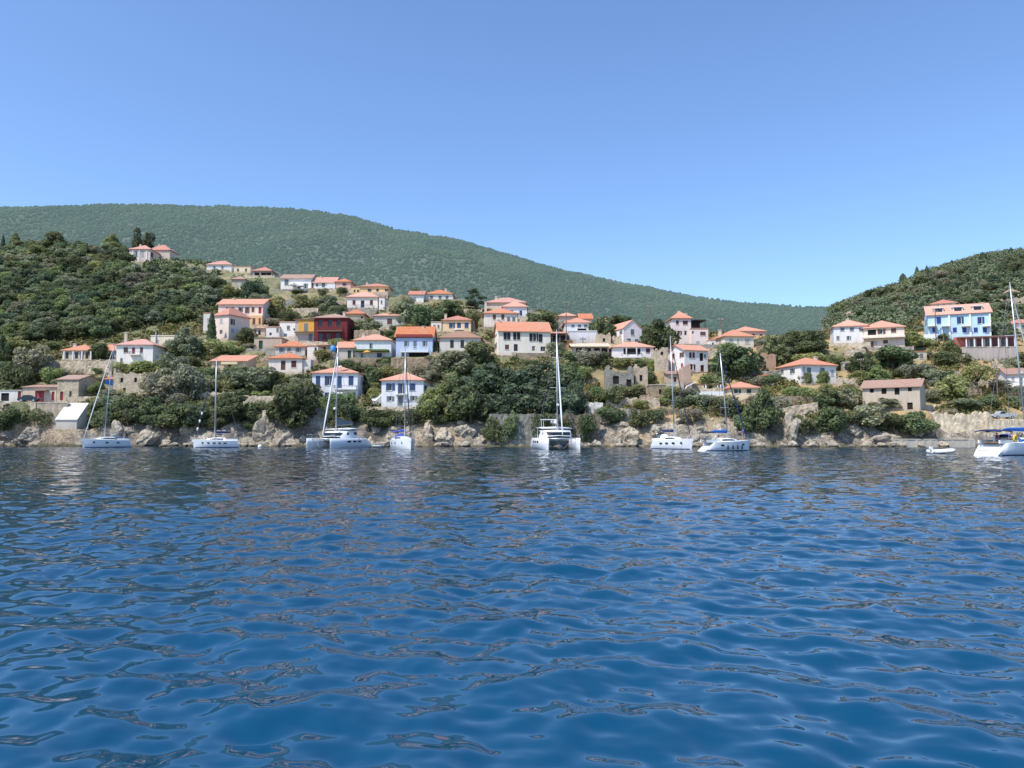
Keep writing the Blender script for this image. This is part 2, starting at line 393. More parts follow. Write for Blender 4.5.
def house(name, label, cat, x0, x1, eave, base, ridge, wall, roof='hip', rmat=None, D=8.0, r=0.0, win=(), ext=(), chim=(), ov=0.45, group='houses of the hillside village', Y=None, ragged=False, found=2.5, dy=0.0):
    Y0 = (Y if Y is not None else hitY((x0 + x1)/2, base)) + dy
    P0 = at(x0, base, Y0); c, s = math.cos(r), math.sin(r)
    b1 = ray(x1, base)[0]
    W = (b1 * Y0 - P0.x) / (c - b1 * s)
    mid = P0 + Vector((c, s, 0)) * (W/2)
    zb = P0.z; loc = Vector((mid.x, mid.y, zb))
    E = zat(eave, loc.y) - zb; R = max(zat(ridge, loc.y + D/2) - zb, E + 0.3)
    root = empty(name, loc, r, label, cat, group)
    terr = group == 'houses of the hillside village' and Y is None and cat in ('house', 'villa', 'cottage') and base > 275 and name not in ('porch_house', 'blue_house')
    add_pad(loc.x, loc.y, r, -W/2 - 0.9, W/2 + 0.9, -2.3 if terr else -1.0, D + 0.6, zb - 0.03)
    if terr:
        wds = label.split()[:11]
        while wds[-1].strip(',') in ('a','an','the','with','and','on','of','its','in','one','by','above','below','under','left','right','behind','three','two','four','over','beside','at','small','dark','red','orange','low','wide','black','pale','white'): wds.pop()
        rw_ = random.Random(int(x0*3+base)); tw = empty('terrace_wall', (loc.x, loc.y, zb), r, 'stone terrace wall below the ' + ' '.join(wds).strip(','), 'wall', 'stone terrace walls'); tw['kind'] = 'thing'
        e0, e1 = rw_.uniform(.2, 3.2), rw_.uniform(.2, 3.2); n = max(4, int((W + e0 + e1)/.5)); rings = []
        for k in range(n + 1):
            u = -W/2 - e0 + (W + e0 + e1)*k/n; h_ = .12 + rw_.uniform(-.14, .16)
            rings.append([(u, -2.55 - .05*q + rw_.uniform(-.05,.05), h_ - (h_ + 3.2)*q/6) for q in range(6, -1, -1)] + [(u, -2.1, h_), (u, -2.0, -3.2)])
        m_ = MB(); m_.loft(rings); m_.build('masonry', rw_.choice([STONE, STONEP, STONEP, STONEG, BRW]), tw)
    HOUSE_SIZES.append((name, label[:40], round(Y0), round(W,1), round(E,1), round(R,1)))
    wm = wall if not isinstance(wall, tuple) else plaster(wall)
    Ts = {'F': lambda u,o,z: (u, -o, z), 'R': lambda u,o,z: (W/2 + o, D/2 + u, z), 'L': lambda u,o,z: (-W/2 - o, D/2 - u, z)}
    spans = {'F': W, 'R': D, 'L': D}
    holes = {'F': [], 'R': [], 'L': []}
    todo = []
    for wn in win:
        px, py, pw, ph, kind = wn[:5]; colr = wn[5] if len(wn) > 5 else None; face = wn[6] if len(wn) > 6 else 'F'
        ua, _ = to_face(px - pw/2, py, loc, r, W, D, face); ub, _ = to_face(px + pw/2, py, loc, r, W, D, face)
        um = (ua + ub)/2
        _, zt = to_face(px, py - ph/2, loc, r, W, D, face); _, zl = to_face(px, py + ph/2, loc, r, W, D, face)
        a, b_ = min(ua, ub), max(ua, ub)
        lim = spans[face]/2 - 0.15
        if face != 'F' and b_ - a < 0.9: a, b_ = um - .5, um + .5
        if b_ > lim: a, b_ = a - (b_ - lim), lim
        if a < -lim: a, b_ = -lim, min(lim, b_ + (-lim - a))
        zl = max(zl, 0.03); zt = min(zt, E - 0.12)
        if zt - zl < 0.3 or b_ - a < 0.2: continue
        h = (a, b_, zl, zt); holes[face].append(h); todo.append((face, h, kind, colr))
    mb = MB()
    top = E + (0.0 if roof != 'flat' else -0.05)
    for fc in 'FRL':
        wall_grid(mb, -spans[fc]/2, spans[fc]/2, -found, top, holes[fc], Ts[fc])
    mb.poly([(-W/2, D, -found), (W/2, D, -found), (W/2, D, top), (-W/2, D, top)])
    if roof == 'gable_side':
        for sx in (-W/2, W/2): mb.poly([(sx,0,E),(sx,D,E),(sx,D/2,R)])
    if roof == 'gable_front':
        for yy in (0, D): mb.poly([(-W/2,yy,E),(W/2,yy,E),(0,yy,R)])
    if roof == 'mono':
        for sx in (-W/2, W/2): mb.poly([(sx,0,E),(sx,D,E),(sx,D,R)])
        mb.poly([(-W/2,D,E),(W/2,D,E),(W/2,D,R),(-W/2,D,R)])
    if ragged:
        rr = random.Random(int(x0 * 7 + base))
        for fc in 'FRL':
            L = spans[fc]; n = max(6, int(L / 0.5)); hgt = rr.uniform(.1, 1.2)
            for k in range(n):
                hgt = min(1.7, max(-.2, hgt + rr.uniform(-.42, .42)))
                if hgt < 0.06: continue
                a, b_ = -L/2 + L*k/n, -L/2 + L*(k+1)/n
                fbox(mb, Ts[fc], a, b_ - .004, -0.45, -0.004 - rr.uniform(0, .06), E - .02, E + hgt)
            wall_grid(mb, -L/2, L/2, -found, top, holes[fc], (lambda T: lambda u,o,z: T(u, o - 0.45, z))(Ts[fc]), 0.01)
    mb.build('wall', wm, root)
    for face, h, kind, colr in todo: opening(root, Ts[face], h, kind, colr)
    if not chim and roof in ('hip', 'gable_side') and W > 7 and (int(x0*5+base) % 5) < 3: chim = [(x0 + (x1 - x0)*(.25 + .1*(int(x0) % 6)), ridge - 1.0, 0)]
    if roof not in ('none',):
        ro = roof_mesh(roof, W, D, E, R, ov).build('roof', rmat or TILE, root)
        if roof in ('hip', 'gable_side', 'gable_front') and W > 5 and rmat is not CONC:
            mb = MB()                                                       # cornice under the eaves
            fbox(mb, Ts['F'], -W/2, W/2, 0.004, 0.16, E - 0.22, E - 0.03)
            if roof != 'gable_front': mb.build('cornice', wm if not isinstance(wall, tuple) else plaster(tuple(min(.85, q*1.06) for q in wall)), root)
        for (cx, ct, ch) in chim:
            yc = D * 0.45
            bx = ray(cx, ct)[0]; wx = bx * (loc.y + yc); u = (wx - loc.x) / max(c, .3)
            u = max(-W/2 + .5, min(W/2 - .5, u)); zt = zat(ct, loc.y + yc) - zb
            mb = MB(); mb.box(u-.32, u+.32, yc-.32, yc+.32, E + 0.05, zt - 0.15); mb.box(u-.40, u+.40, yc-.40, yc+.40, zt - 0.149, zt)
            mb.build('chimney', plaster((0.6,0.55,0.48)), ro)
    for e in ext:
        nm, ax, bx_, pt, pb, o0, o1, mt = e[:8]; face = e[8] if len(e) > 8 else 'F'
        omax = max(o0, o1)
        ua, _ = to_face(ax, pb, loc, r, W, D, face, omax); ub, _ = to_face(bx_, pb, loc, r, W, D, face, omax)
        zt = to_face((ax+bx_)/2, pt, loc, r, W, D, face, omax)[1]; zl = to_face((ax+bx_)/2, pb, loc, r, W, D, face, omax)[1]
        T = Ts[face]; mb = MB()
        if nm == 'railing':
            n = max(3, int((ub - ua) / 0.35))
            for k in range(n + 1):
                u = ua + (ub - ua) * k / n; fbox(mb, T, u - .025, u + .025, omax - .05, omax, zl, zt - .051)
            fbox(mb, T, ua, ub, omax - .07, omax + .02, zt - .05, zt)
            for u in (ua, ub):
                fbox(mb, T, u - .024, u + .024, 0.01, omax - .08, zt - .049, zt); 
                for k in range(3): fbox(mb, T, u - .02, u + .02, 0.1 + (omax - .3) * k / 3, 0.14 + (omax - .3) * k / 3, zl, zt - .05)
        elif nm == 'colonnade':
            n = e[9] if len(e) > 9 else 4
            for k in range(n + 1):
                u = ua + .15 + (ub - ua - .3) * k / n; fbox(mb, T, u - .14, u + .14, omax - .28, omax, zl, zt)
            nm = 'column'
            for k in range(n + 1):
                u = ua + .15 + (ub - ua - .3) * k / n; m2 = MB(); fbox(m2, T, u - .14, u + .14, omax - .28, omax, zl, zt); m2.build('column', mt, root)
            continue
        elif nm == 'awning_slope':
            P = [T(ua, 0.01, zt), T(ub, 0.01, zt), T(ub, omax, zl), T(ua, omax, zl)]; Q = [(p[0],p[1],p[2] - .1) for p in P]
            mb.poly(P); mb.poly(Q)
            for k in range(4): mb.poly([P[k],P[(k+1)%4],Q[(k+1)%4],Q[k]])
            nm = 'porch_roof'
        else:
            fbox(mb, T, ua, ub, o0, o1, zl, zt)
        mb.build(nm, mt if not isinstance(mt, tuple) else plaster(mt), root)
    ROOT_INFO[label] = (loc, r, W, D, E)
    return root
def row(y, h, w, xs, kind, col=None, face='F'): return [(x, y, w, h, kind, col, face) for x in xs]
Wh = (0.80,0.79,0.77); Cream = (0.74,0.68,0.55); Pink = (0.70,0.58,0.52); Yel = (0.74,0.56,0.30); Grey = (0.56,0.54,0.50)
WhB = (0.72,0.76,0.83); Blue = (0.44,0.56,0.77); PaleB = (0.47,0.68,0.84); Red = (0.15,0.022,0.03); Apr = (0.76,0.52,0.28); Och = (0.68,0.40,0.09)
WH = plain('white_concrete', (0.76,0.76,0.75), 0.7, var=0.06); OR = TILE
bal = lambda x0,x1,t,b,d=1.1: [('balcony', x0, x1, b, b+0.9, 0.01, d, WH), ('railing', x0+.2, x1-.2, t, b, 0.0, d-.1, WIRE)]
# ---- left shore
house('house', 'white two-storey house with red hip roof and red balcony door above the square ruin', 'house', 116, 152.5, 345.2, 366, 339, Wh, 'hip', TILEP, 8,
      win=row(350, 5.5, 3, [125, 141.5], 's', 'n') + [(133.5, 350.6, 3.2, 6.6, 'D', 'r')] + row(360, 4, 2.6, [121.5], 's', 'g'), ext=bal(128, 139, 351, 354), chim=[(124, 332.5, 0)])
house('loggia_house', 'low house with an orange roof and white columned porch above the left stone terrace', 'house', 62, 91.5, 350.8, 361.5, 344.5, (0.58,0.53,0.44), 'hip', TILE, 7,
      win=row(355.5, 6.5, 3.2, [67, 76.5, 82, 87], 'd', 'n'), ext=[('colonnade', 63, 91, 351.2, 361.2, 1.2, 1.5, WH, 'F', 3)])
house('house', 'small house with an orange roof half hidden by the tree beside the white red-roofed house', 'house', 104, 116, 350, 361, 345, (0.5,0.46,0.4), 'gable_side', TILE, 6, win=row(356, 5, 4, [112], 'o'), dy=1.5)
house('flat_house', 'long cream flat-roofed building with a thin chimney pipe left of the cypress', 'house', 150.5, 187.5, 335.8, 347, 330, Cream, 'flat', plaster((.8,.75,.62)), 7,
      win=row(342, 4.5, 3.2, [157.5, 167, 178], 's', 'w') + [(182.5, 342.5, 3.4, 6, 'd', 'n')], ext=[('pipe', 155, 155.8, 331.5, 345, 0.05, 0.25, STEEL)])
house('stone_shed', 'roofless-looking stone shed with a sagging tile roof and one red door above the slipway', 'stone building', 56.5, 78, 379.5, 402.5, 375.5, STONEP, 'gable_side', TILEB, 9, r=-0.02,
      win=[(70.3, 394, 2.6, 6, 'd', None), (61.6, 396, 3.2, 9, 'D', 'r')], ov=0.25)
house('low_store', 'low pale stores with red doors under a flat tile roof on the left quay', 'store', 22, 56, 387.5, 402.3, 384.4, (0.62,0.50,0.42), 'mono', TILEB, 5,
      win=[(39.5, 396.6, 9, 11, 'D', 'r'), (53, 396, 2.8, 8.5, 'D', 'r')], ov=.3, ext=[('porch_roof', 33, 46, 389.6, 390.6, 0.01, 1.1, TILEB)])
house('white_store', 'white flat-roofed store with one red door at the far left quay', 'store', -6, 21.5, 390.5, 402.5, 386, (0.72,0.71,0.70), 'flat', CONC, 6, win=[(19.8, 396, 3.4, 9.5, 'D', 'r'), (5, 397, 8, 8, 'o')])
house('stone_ruin', 'square roofless stone ruin with small dark windows below the white red-roofed house', 'ruin', 112.8, 145, 374, 393, 370, STONEP, 'none', None, 7,
      win=[(121.8, 380.2, 2.8, 4.6, 'o'), (135.6, 380, 2.8, 4.6, 'o'), (124.3, 389.4, 2.8, 3.2, 'o')], ragged=True)
house('boathouse', 'pale concrete boathouse with a steep sloping white roof on the left rocks', 'boathouse', 55.5, 76.5, 420.2, 429, 403, (0.62,0.60,0.55), 'mono', plain('white_slab', (0.60,0.565,0.50), 0.9, var=.28, scale=1.6), 4.6, r=0.10, ov=.15, group='buildings at the waterline', Y=154.5)
house('cabin', 'tiny stone cabin with an orange roof behind the sailboat mast beside the square ruin', 'cabin', 106, 112, 379.5, 384, 376, STONE, 'mono', TILE, 4)
# ---- hilltop left
house('villa', 'pink villa with pale pilasters and red roof on top of the wooded hill', 'villa', 129, 150, 249.5, 262, 245.5, Pink, 'hip', TILEP, 10,
      win=row(254, 5.4, 2.8, [135.5, 142.5], 's', 'w') + [(152, 255, 2.4, 5, 's', 'n', 'R')], ext=[('pilaster', 132, 133, 250, 262, 0.005, 0.2, WH), ('pilaster', 138.4, 139.4, 250, 262, 0.005, 0.2, WH), ('pilaster', 146, 147, 250, 262, 0.005, 0.2, WH)])
house('house', 'red-roofed rear wing joined behind the pink villa on the wooded hilltop', 'villa', 147, 169.5, 250.2, 260, 245, (0.66,0.55,0.48), 'hip', TILEP, 8, dy=4)
house('house', 'low white house with a pale red roof at the left end of the ridge terrace', 'house', 206.5, 231.5, 264.8, 270.5, 260.8, Wh, 'hip', TILEP, 8, win=row(267.5, 3, 2, [214, 222], 's', 'w'))
house('house', 'cream cube house with yellow end between two red roofs on the ridge', 'house', 234, 250.5, 266.6, 273, 265, (0.72,0.66,0.50), 'flat', None, 7, win=row(270, 3, 2, [238, 246], 's', 'n'))
house('house', 'small house with a red roof over a deep shaded porch on the ridge', 'house', 252.5, 271.5, 271, 277, 267, (0.4,0.36,0.32), 'hip', TILEP, 7, win=row(274.5, 4, 5, [257, 263.5, 269], 'o'))
house('house', 'tan-roofed cottage almost buried in trees below the ridge terrace', 'house', 231.5, 245, 279.5, 288, 276.5, (0.55,0.47,0.34), 'hip', TILEB, 7, win=row(283.5, 4, 2.4, [236, 242], 's', 'w'))
house('house', 'long white ridge house with white parasols on its terrace', 'house', 280.5, 311, 278.2, 291, 274.8, Wh, 'gable_side', TILEB, 9,
      win=[(286.5, 282.3, 4, 6, 's', 'g'), (299, 287, 3, 5, 'd'), (305, 286, 3, 5, 's', 'g'), (294, 285, 2.6, 4.5, 'd')], ext=[('terrace', 291, 312, 288.6, 291.5, 0.02, 2.6, WH)])
house('house', 'low white house with a faded pink roof and an outside stair on the ridge', 'house', 313.5, 335, 282.3, 290, 277.5, Wh, 'gable_side', TILEP, 8, win=[(323.4, 285, 3.2, 4.2, 's', 'g'), (317, 285, 2.2, 3.4, 'd')], ext=[('stair_wall', 327, 335, 284.5, 290, 0.02, 1.0, WH)])
house('house', 'small pink house with a brown window and orange hip roof on the ridge', 'house', 335.5, 350.5, 282, 291, 279, (0.74,0.5,0.42), 'hip', TILE, 7, win=[(343.8, 284.3, 2.6, 2.8, 's', 'n')], dy=1)
house('house', 'ochre house with three dark windows and a red hip roof behind the white balcony house', 'house', 360, 388.5, 286.8, 297.5, 283.6, Yel, 'hip', TILEP, 8, win=row(290.2, 3, 2.4, [369, 377.5, 386], 's', 'm'), ext=[('lean_to', 373, 388, 292, 297.5, 0.02, 2.0, (0.5,0.43,0.35))])
house('house', 'low ochre annexe with two dark windows beside the ochre house', 'house', 351, 359.6, 287.2, 295, 286, Yel, 'flat', None, 6, win=row(291, 2.8, 2, [354.5, 358], 'd'))
house('house', 'white one-storey house with a central black door and orange roof below the ochre house', 'house', 347, 377.5, 297.2, 309.5, 291.8, (0.76,0.74,0.68), 'hip', TILE, 8, win=row(302.5, 4.6, 3, [354, 371.4], 's', 'm') + [(362.6, 304, 3.6, 7, 'd', 'm')], ext=bal(355.5, 373, 304.7, 308.2, .8))
house('house', 'small house with a pale orange roof above the dark red house', 'house', 345, 364, 314, 320, 309.8, (0.55,0.45,0.33), 'hip', TILE, 7, win=row(317.5, 2.4, 2.6, [362], 'o'))
house('house', 'small white house with red gable roof among trees right of the ochre house', 'house', 409, 423.5, 294.4, 304, 291.3, Wh, 'gable_side', TILEP, 8, win=[(415, 299, 2.4, 3.4, 's', 'w')])
house('house', 'white house with an orange hip roof rising from the dark trees on the ridge', 'house', 425, 452.5, 294.2, 301, 289.6, Wh, 'hip', TILE, 9, win=row(297.5, 3.4, 3, [431.5, 440, 447], 's', 'g'))
# ---- pink group
house('apartment_house', 'long pink house with six brown shutters and an orange roof on the left slope', 'house', 217.8, 262.5, 304, 326.5, 299.4, (0.74,0.64,0.58), 'gable_side', TILE, 9, r=-0.02,
      win=row(309.6, 5, 3, [227.6, 232.8, 239.8, 253], 's', 'n') + [(246.5, 310.2, 3, 6.4, 's', 'n'), (260, 310.2, 3, 6.6, 'D', 'r'), (268, 311, 3, 5, 's', 'w', 'R'), (254, 322, 3, 6, 's', 'n')],
      ext=[('apricot_wing', 246.5, 262, 315.4, 326.5, 0.02, 2.2, Apr), ('wing_door', 252.4, 255, 318, 325, 2.21, 2.26, SH['n']), ('wing_door', 258.6, 260.4, 318, 325, 2.21, 2.26, SH['n'])])
house('house', 'tall narrow pinkish house with four small windows right of the cypress', 'house', 214.2, 228.3, 315.5, 341, 308.5, (0.72,0.64,0.58), 'hip', TILEP, 8, r=-0.42, win=row(321, 4.6, 2.6, [221.3], 's', 'w') + row(332, 4.2, 2.8, [221], 'd') + [(232, 321.8, 2.8, 6, 's', 'n', 'R'), (232.6, 330.6, 3, 4, 's', 'w', 'R')])
house('shed', 'narrow grey-white shed wedged between cypress and pinkish house', 'shed', 203, 213, 313, 334, 311, (0.62,0.62,0.6), 'flat', None, 6, win=[(208, 320, 2, 4, 's', 'w')], dy=3)
house('house', 'white plastered house with three small grey windows left of the yellow house', 'house', 279.5, 298.6, 322, 338.5, 319.2, Wh, 'flat', plaster((.55,.38,.28)), 8, win=[(288.4, 327.7, 3.2, 4.4, 's', 'g'), (285.5, 335.5, 3, 4, 's', 'g'), (294.3, 329.5, 2, 2.6, 'd')])
house('house', 'low white annexe with one dark window left of the white plastered house', 'house', 266, 279.2, 327, 340, 325, (0.74,0.72,0.69), 'flat', None, 6, win=[(278, 330, 2.6, 4.2, 's', 'g'), (270.5, 334, 2.4, 3, 'd')])
house('house', 'narrow house painted orange above and grey below with a tan tile roof', 'house', 294.8, 314, 319.8, 343, 317, (0.5,0.46,0.42), 'mono', TILEB, 8, win=[(310.4, 337.4, 3.6, 8, 's', 'g')],
      ext=[('orange_upper_wall', 298.3, 314, 320.4, 331.4, 0.012, 0.16, Och), ('shutter', 303.9, 307.6, 323.2, 331, 0.165, 0.21, SH['g']), ('balcony', 294, 315, 331.5, 332.6, 0.17, 0.9, WOOD)])
house('red_house', 'dark red two-storey house with wooden balcony and brown hip roof', 'house', 314.2, 347, 318, 343.3, 313.6, Red, 'hip', TILEB, 9, r=-0.02,
      win=row(323.2, 8, 4, [320.3, 330, 338.6], 'd', 'm') + row(337.5, 9, 4.4, [320.6, 328], 'd', 'm') + [(337.5, 336, 4, 7, 'd', 'm')], ext=[('balcony', 316.5, 342, 330.2, 331.3, 0.01, 1.0, WOOD), ('railing', 316.8, 341.7, 326, 330.2, 0, .9, plain('maroon_rail', (.2,.05,.05)))], chim=[(344, 312, 0)])
house('stone_cottage', 'low tan stone cottage with a green door and a flat brown roof', 'cottage', 254, 281.5, 338, 350, 336, (0.5,0.42,0.34), 'flat', plain('brown_slab', (0.24,0.17,0.13), .9, var=.3), 6, win=[(260.8, 344.8, 3.8, 8.5, 'D', 'e')], ov=.2)
house('house', 'grey-fronted house with an orange hip roof and three dark windows in a row', 'house', 275, 305, 346.8, 357, 340.8, (0.55,0.53,0.50), 'hip', TILE, 8, win=row(349.8, 5, 3.6, [281, 289, 297.4], 's', 'g') + [(305.8, 353, 2.6, 7, 'd', 'n', 'R')], dy=2)
house('house', 'white cube annexe with a tall dark door behind the orange hip roofs', 'house', 307, 317.8, 346, 361, 344, (0.74,0.72,0.68), 'flat', None, 6, win=[(315.6, 352, 2.2, 9, 'd', 'n')])
house('house', 'white orange-roofed house with one brown door and one maroon window above the dark oak', 'house', 268.5, 302, 358.6, 373.5, 352.6, (0.74,0.69,0.64), 'hip', TILE, 8, win=[(283.2, 365.3, 4.6, 9.5, 'D', 'n'), (293.8, 364, 5.2, 6.8, 's', 'm')], ext=[('annexe', 302.2, 310.5, 359.6, 373.5, -3, -0.4, (0.66,0.63,0.6))])
house('house', 'long low house with an orange roof and yellowish wall behind the big olive tree', 'house', 211.5, 246.5, 361.5, 371, 354.2, (0.56,0.48,0.37), 'mono', TILE, 7, win=[(216, 366, 3, 5, 'd'), (230, 366, 4, 4, 'o')], ext=[('pale_awning', 221, 237, 361.8, 364.2, 0.02, 1.2, plaster((.72,.66,.45)))])
# ---- front white-blue houses
house('white_house', 'white two-storey house with dark blue shutters, left of the white garden stairs', 'house', 311.8, 357.3, 373.2, 399, 366.2, WhB, 'hip', TILE, 9.5, r=-0.03,
      win=row(380.6, 9.5, 5, [327.2, 351], 's', 'b') + [(339.4, 382, 4.6, 12, 's', 'b')] + row(395.2, 5.5, 5.2, [327.2, 339.6, 350.6], 's', 'b') + row(381.5, 8, 2.4, [361.8, 365.2], 's', 'w', 'R') + [(318, 380.6, 4.6, 9.5, 's', 'b')], ext=bal(333.5, 356, 385.2, 388.6, 1.0))
house('white_house', 'white two-storey house with grey-blue shutters on two rows, behind the sailboat mast near the shore', 'house', 381.3, 423.3, 380.5, 408, 372.2, WhB, 'hip', TILE, 9, r=-0.06,
      win=row(387, 7.4, 6, [389, 412.4], 's', 'b') + [(400.3, 388.5, 5, 10.5, 's', 'b'), (389.2, 398.6, 5, 5, 's', 'g'), (400.3, 401, 5, 10, 's', 'g'), (412.4, 398.4, 5, 5.2, 's', 'g'), (425.5, 388, 2.5, 5, 's', 'b', 'R')], ext=[('balcony', 395, 406, 393.9, 394.7, 0.01, .8, WH)])
house('stone_house', 'stone cottage with an orange roof and a green door behind the white blue-shuttered house', 'house', 337.5, 353, 347.3, 360.5, 342.2, (0.5,0.47,0.42), 'gable_side', TILE, 7, win=[(349.4, 354.3, 3.4, 8, 'D', 'e')])
house('house', 'pale blue-white house with an orange hip roof, vine pergola and single narrow window', 'house', 354.3, 391, 340.4, 359, 334.4, (0.70,0.76,0.80), 'hip', TILE, 8, win=[(370.4, 346, 2, 5.4, 's', 'g'), (379.5, 355.4, 5, 4.5, 's', 'b'), (362, 355.5, 3, 5, 'd')], ext=[('pergola', 354, 388, 349.2, 351, 0.02, 2.2, plain('vine', (.09,.13,.03), .9, var=.6, scale=6))])
house('blue_house', 'sky blue two-storey house with white balcony and orange roof edged in dark red', 'house', 395.8, 432.4, 336.4, 357.2, 327, Blue, 'gable_side', TILE, 8.5,
      win=row(343.6, 5.5, 3.2, [405.6, 424], 's', 'g') + [(415, 344.7, 3.4, 7.5, 's', 'g')] + [(419, 354.8, 20, 4.4, 'o'), (403, 355, 3, 4, 'd')],
      ext=[('red_eave', 395.8, 432.4, 334.2, 337.4, 0.17, 0.45, plain('red_eave', (.3,.04,.03), .7)), ('balcony', 400.5, 428, 351, 352.2, 0.01, 1.3, WH), ('railing', 400.8, 427.7, 346.4, 351, 0, 1.2, WH)])
house('house', 'grey-white cottage with two dark doors under a brown tile roof, beneath the yellow house', 'house', 439.5, 480.3, 338, 354, 331.2, (0.62,0.60,0.56), 'hip', TILEB, 8, win=row(344, 8, 3.6, [452, 462.3], 'd', 'n') + [(472, 343, 2, 4, 's', 'n')])
house('yellow_house', 'yellow house with three blue shuttered windows and red hip roof', 'house', 442.5, 470.8, 320.4, 333.5, 315.6, (0.76,0.60,0.38), 'hip', TILEP, 8, win=row(325.4, 5.4, 4, [451, 459, 466.6], 's', 'b') , ext=[('balcony', 455, 463, 328.8, 329.7, .01, .8, WH)], chim=[(445.7, 314, 0)])
house('house', 'grey stone house with a pale orange hip roof and light shuttered windows', 'house', 374.5, 404.5, 316, 328, 311.8, (0.56,0.54,0.50), 'hip', TILE, 9, win=[(389.6, 321.5, 5, 5.8, 's', 'n'), (399.8, 321, 3.6, 5, 's', 'g'), (380.5, 323, 4, 3, 's', 'w')])
# ---- centre top cluster
house('house', 'pale house with an orange roof second from the back in the central hilltop cluster', 'house', 503, 527, 307, 318, 301.5, WhB, 'hip', TILE, 8, win=[(520.8, 313, 2.8, 5, 's', 'b'), (512, 312, 2.6, 4, 's', 'g')])
house('house', 'pinkish house with the highest red roof at the back of the central hilltop cluster', 'house', 486, 526, 302.8, 312, 297.6, (0.7,0.6,0.5), 'hip', TILEP, 10, dy=5, win=[(524, 306, 2, 3, 's', 'n')])
house('house', 'cream house with four grey shuttered windows in front of the central hilltop cluster', 'house', 484, 517.5, 313.6, 328.5, 307.8, (0.75,0.71,0.64), 'hip', TILE, 9, r=0.05, win=row(317, 5, 3, [494.4, 502.8], 's', 'n') + row(319.6, 5, 3, [508.6, 513.8], 's', 'g'), chim=[(481, 302, 0)])
house('white_house', 'large cream-white house with black paired windows and a wide orange roof above the oaks', 'house', 498.5, 550.5, 331, 357, 322.2, (0.78,0.75,0.67), 'gable_side', TILE, 10, r=0.12,
      win=[(505.2, 336, 3.4, 7.5, 's', 'k'), (508.8, 336, 3.4, 7.5, 's', 'k'), (514.8, 336, 3.4, 7.5, 's', 'k'), (518.6, 336, 3.4, 7.5, 's', 'k'), (531, 337.2, 3.4, 8, 's', 'k'), (534.8, 337.2, 3.4, 8, 's', 'k'), (540.6, 338, 4, 8, 's', 'k'), (507, 347, 4, 4.8, 's', 'n'), (515.8, 347.6, 4, 7, 'd', 'n'), (533.6, 348.5, 3, 5, 'd'), (543, 349, 5, 5, 'd'), (494.8, 335, 2, 5, 's', 'g', 'L'), (494.8, 347, 2, 5, 's', 'g', 'L')], chim=[(499.5, 320, 0)],
      ext=[('terrace_wall', 514, 551, 353, 359, 2.6, 3.0, STONE), ('gate_post', 511.6, 516, 352, 364, 3.0, 3.6, STONEP)])
house('porch', 'open porch with an orange lean-to roof on the right end of the large cream-white house', 'porch', 551, 566.5, 333.6, 344, 330.6, (0.16,0.12,0.09), 'mono', TILE, 6, win=[(556, 339, 6, 7, 'o'), (563, 339, 5, 7, 'o')])
house('house', 'white house with blue-marked front and orange hip roof above the white terrace', 'house', 565, 590.5, 323, 334, 318, (0.74,0.77,0.82), 'hip', TILE, 9, r=0.0, win=row(325.8, 2.6, 3.4, [573, 579.4, 585.6], 's', 'g') + [(582, 330, 9, 3, 'o')])
house('terrace', 'white walled terrace in front of the house with blue painted marks', 'terrace', 569, 597, 331.2, 341, 330, (0.70,0.72,0.78), 'flat', WH, 4, found=2)
house('house', 'small orange-roofed house behind the blue-marked house, left of the pair', 'house', 559, 575, 316.2, 322, 313, (0.6,0.5,0.42), 'hip', TILE, 7)
house('house', 'small orange-roofed house behind the blue-marked house, right of the pair', 'house', 580, 592, 318.4, 324, 314, (0.62,0.56,0.5), 'gable_side', TILE, 7)
house('taverna', 'long open-fronted shelter with a flat tan roof above the flowering shrubs', 'shelter', 573, 609, 347, 357, 342.2, (0.46,0.42,0.38), 'mono', plain('tan_slab', (0.62,0.50,0.36), .9, var=.15), 6, win=row(351.5, 7, 6, [579, 588, 597, 604.5], 'o'), ov=.6)
house('white_house', 'white gabled house turned end-on with one central grey window', 'house', 623.5, 642, 328.5, 343, 322.8, (0.78,0.77,0.78), 'gable_front', TILE, 10, r=0.35, win=[(632.5, 332, 3.6, 5.6, 's', 'g'), (629, 340, 4, 3, 's', 'g'), (636.6, 340.6, 3.6, 3, 's', 'g'), (620.5, 332.6, 2, 4, 's', 'g', 'L')], ov=.2)
house('white_house', 'white house with an orange hip roof and dark recessed balcony below the white gabled house', 'house', 613, 653.5, 347.4, 360, 341.8, (0.78,0.78,0.79), 'hip', TILE, 8,
      win=[(632, 351.2, 17, 6.5, 'o'), (648, 350.6, 4.2, 4.6, 's', 'm')], ext=[('balcony', 622, 642.5, 356, 357.6, .01, 1.2, WH), ('railing', 622.2, 642.2, 352.8, 356, 0, 1.1, WIRE), ('column', 626, 627, 347.6, 356, .2, .4, WH), ('column', 636.2, 637.2, 347.6, 356, .2, .4, WH), ('column', 640.5, 642.5, 357.7, 361.5, .6, 1.1, WH)])
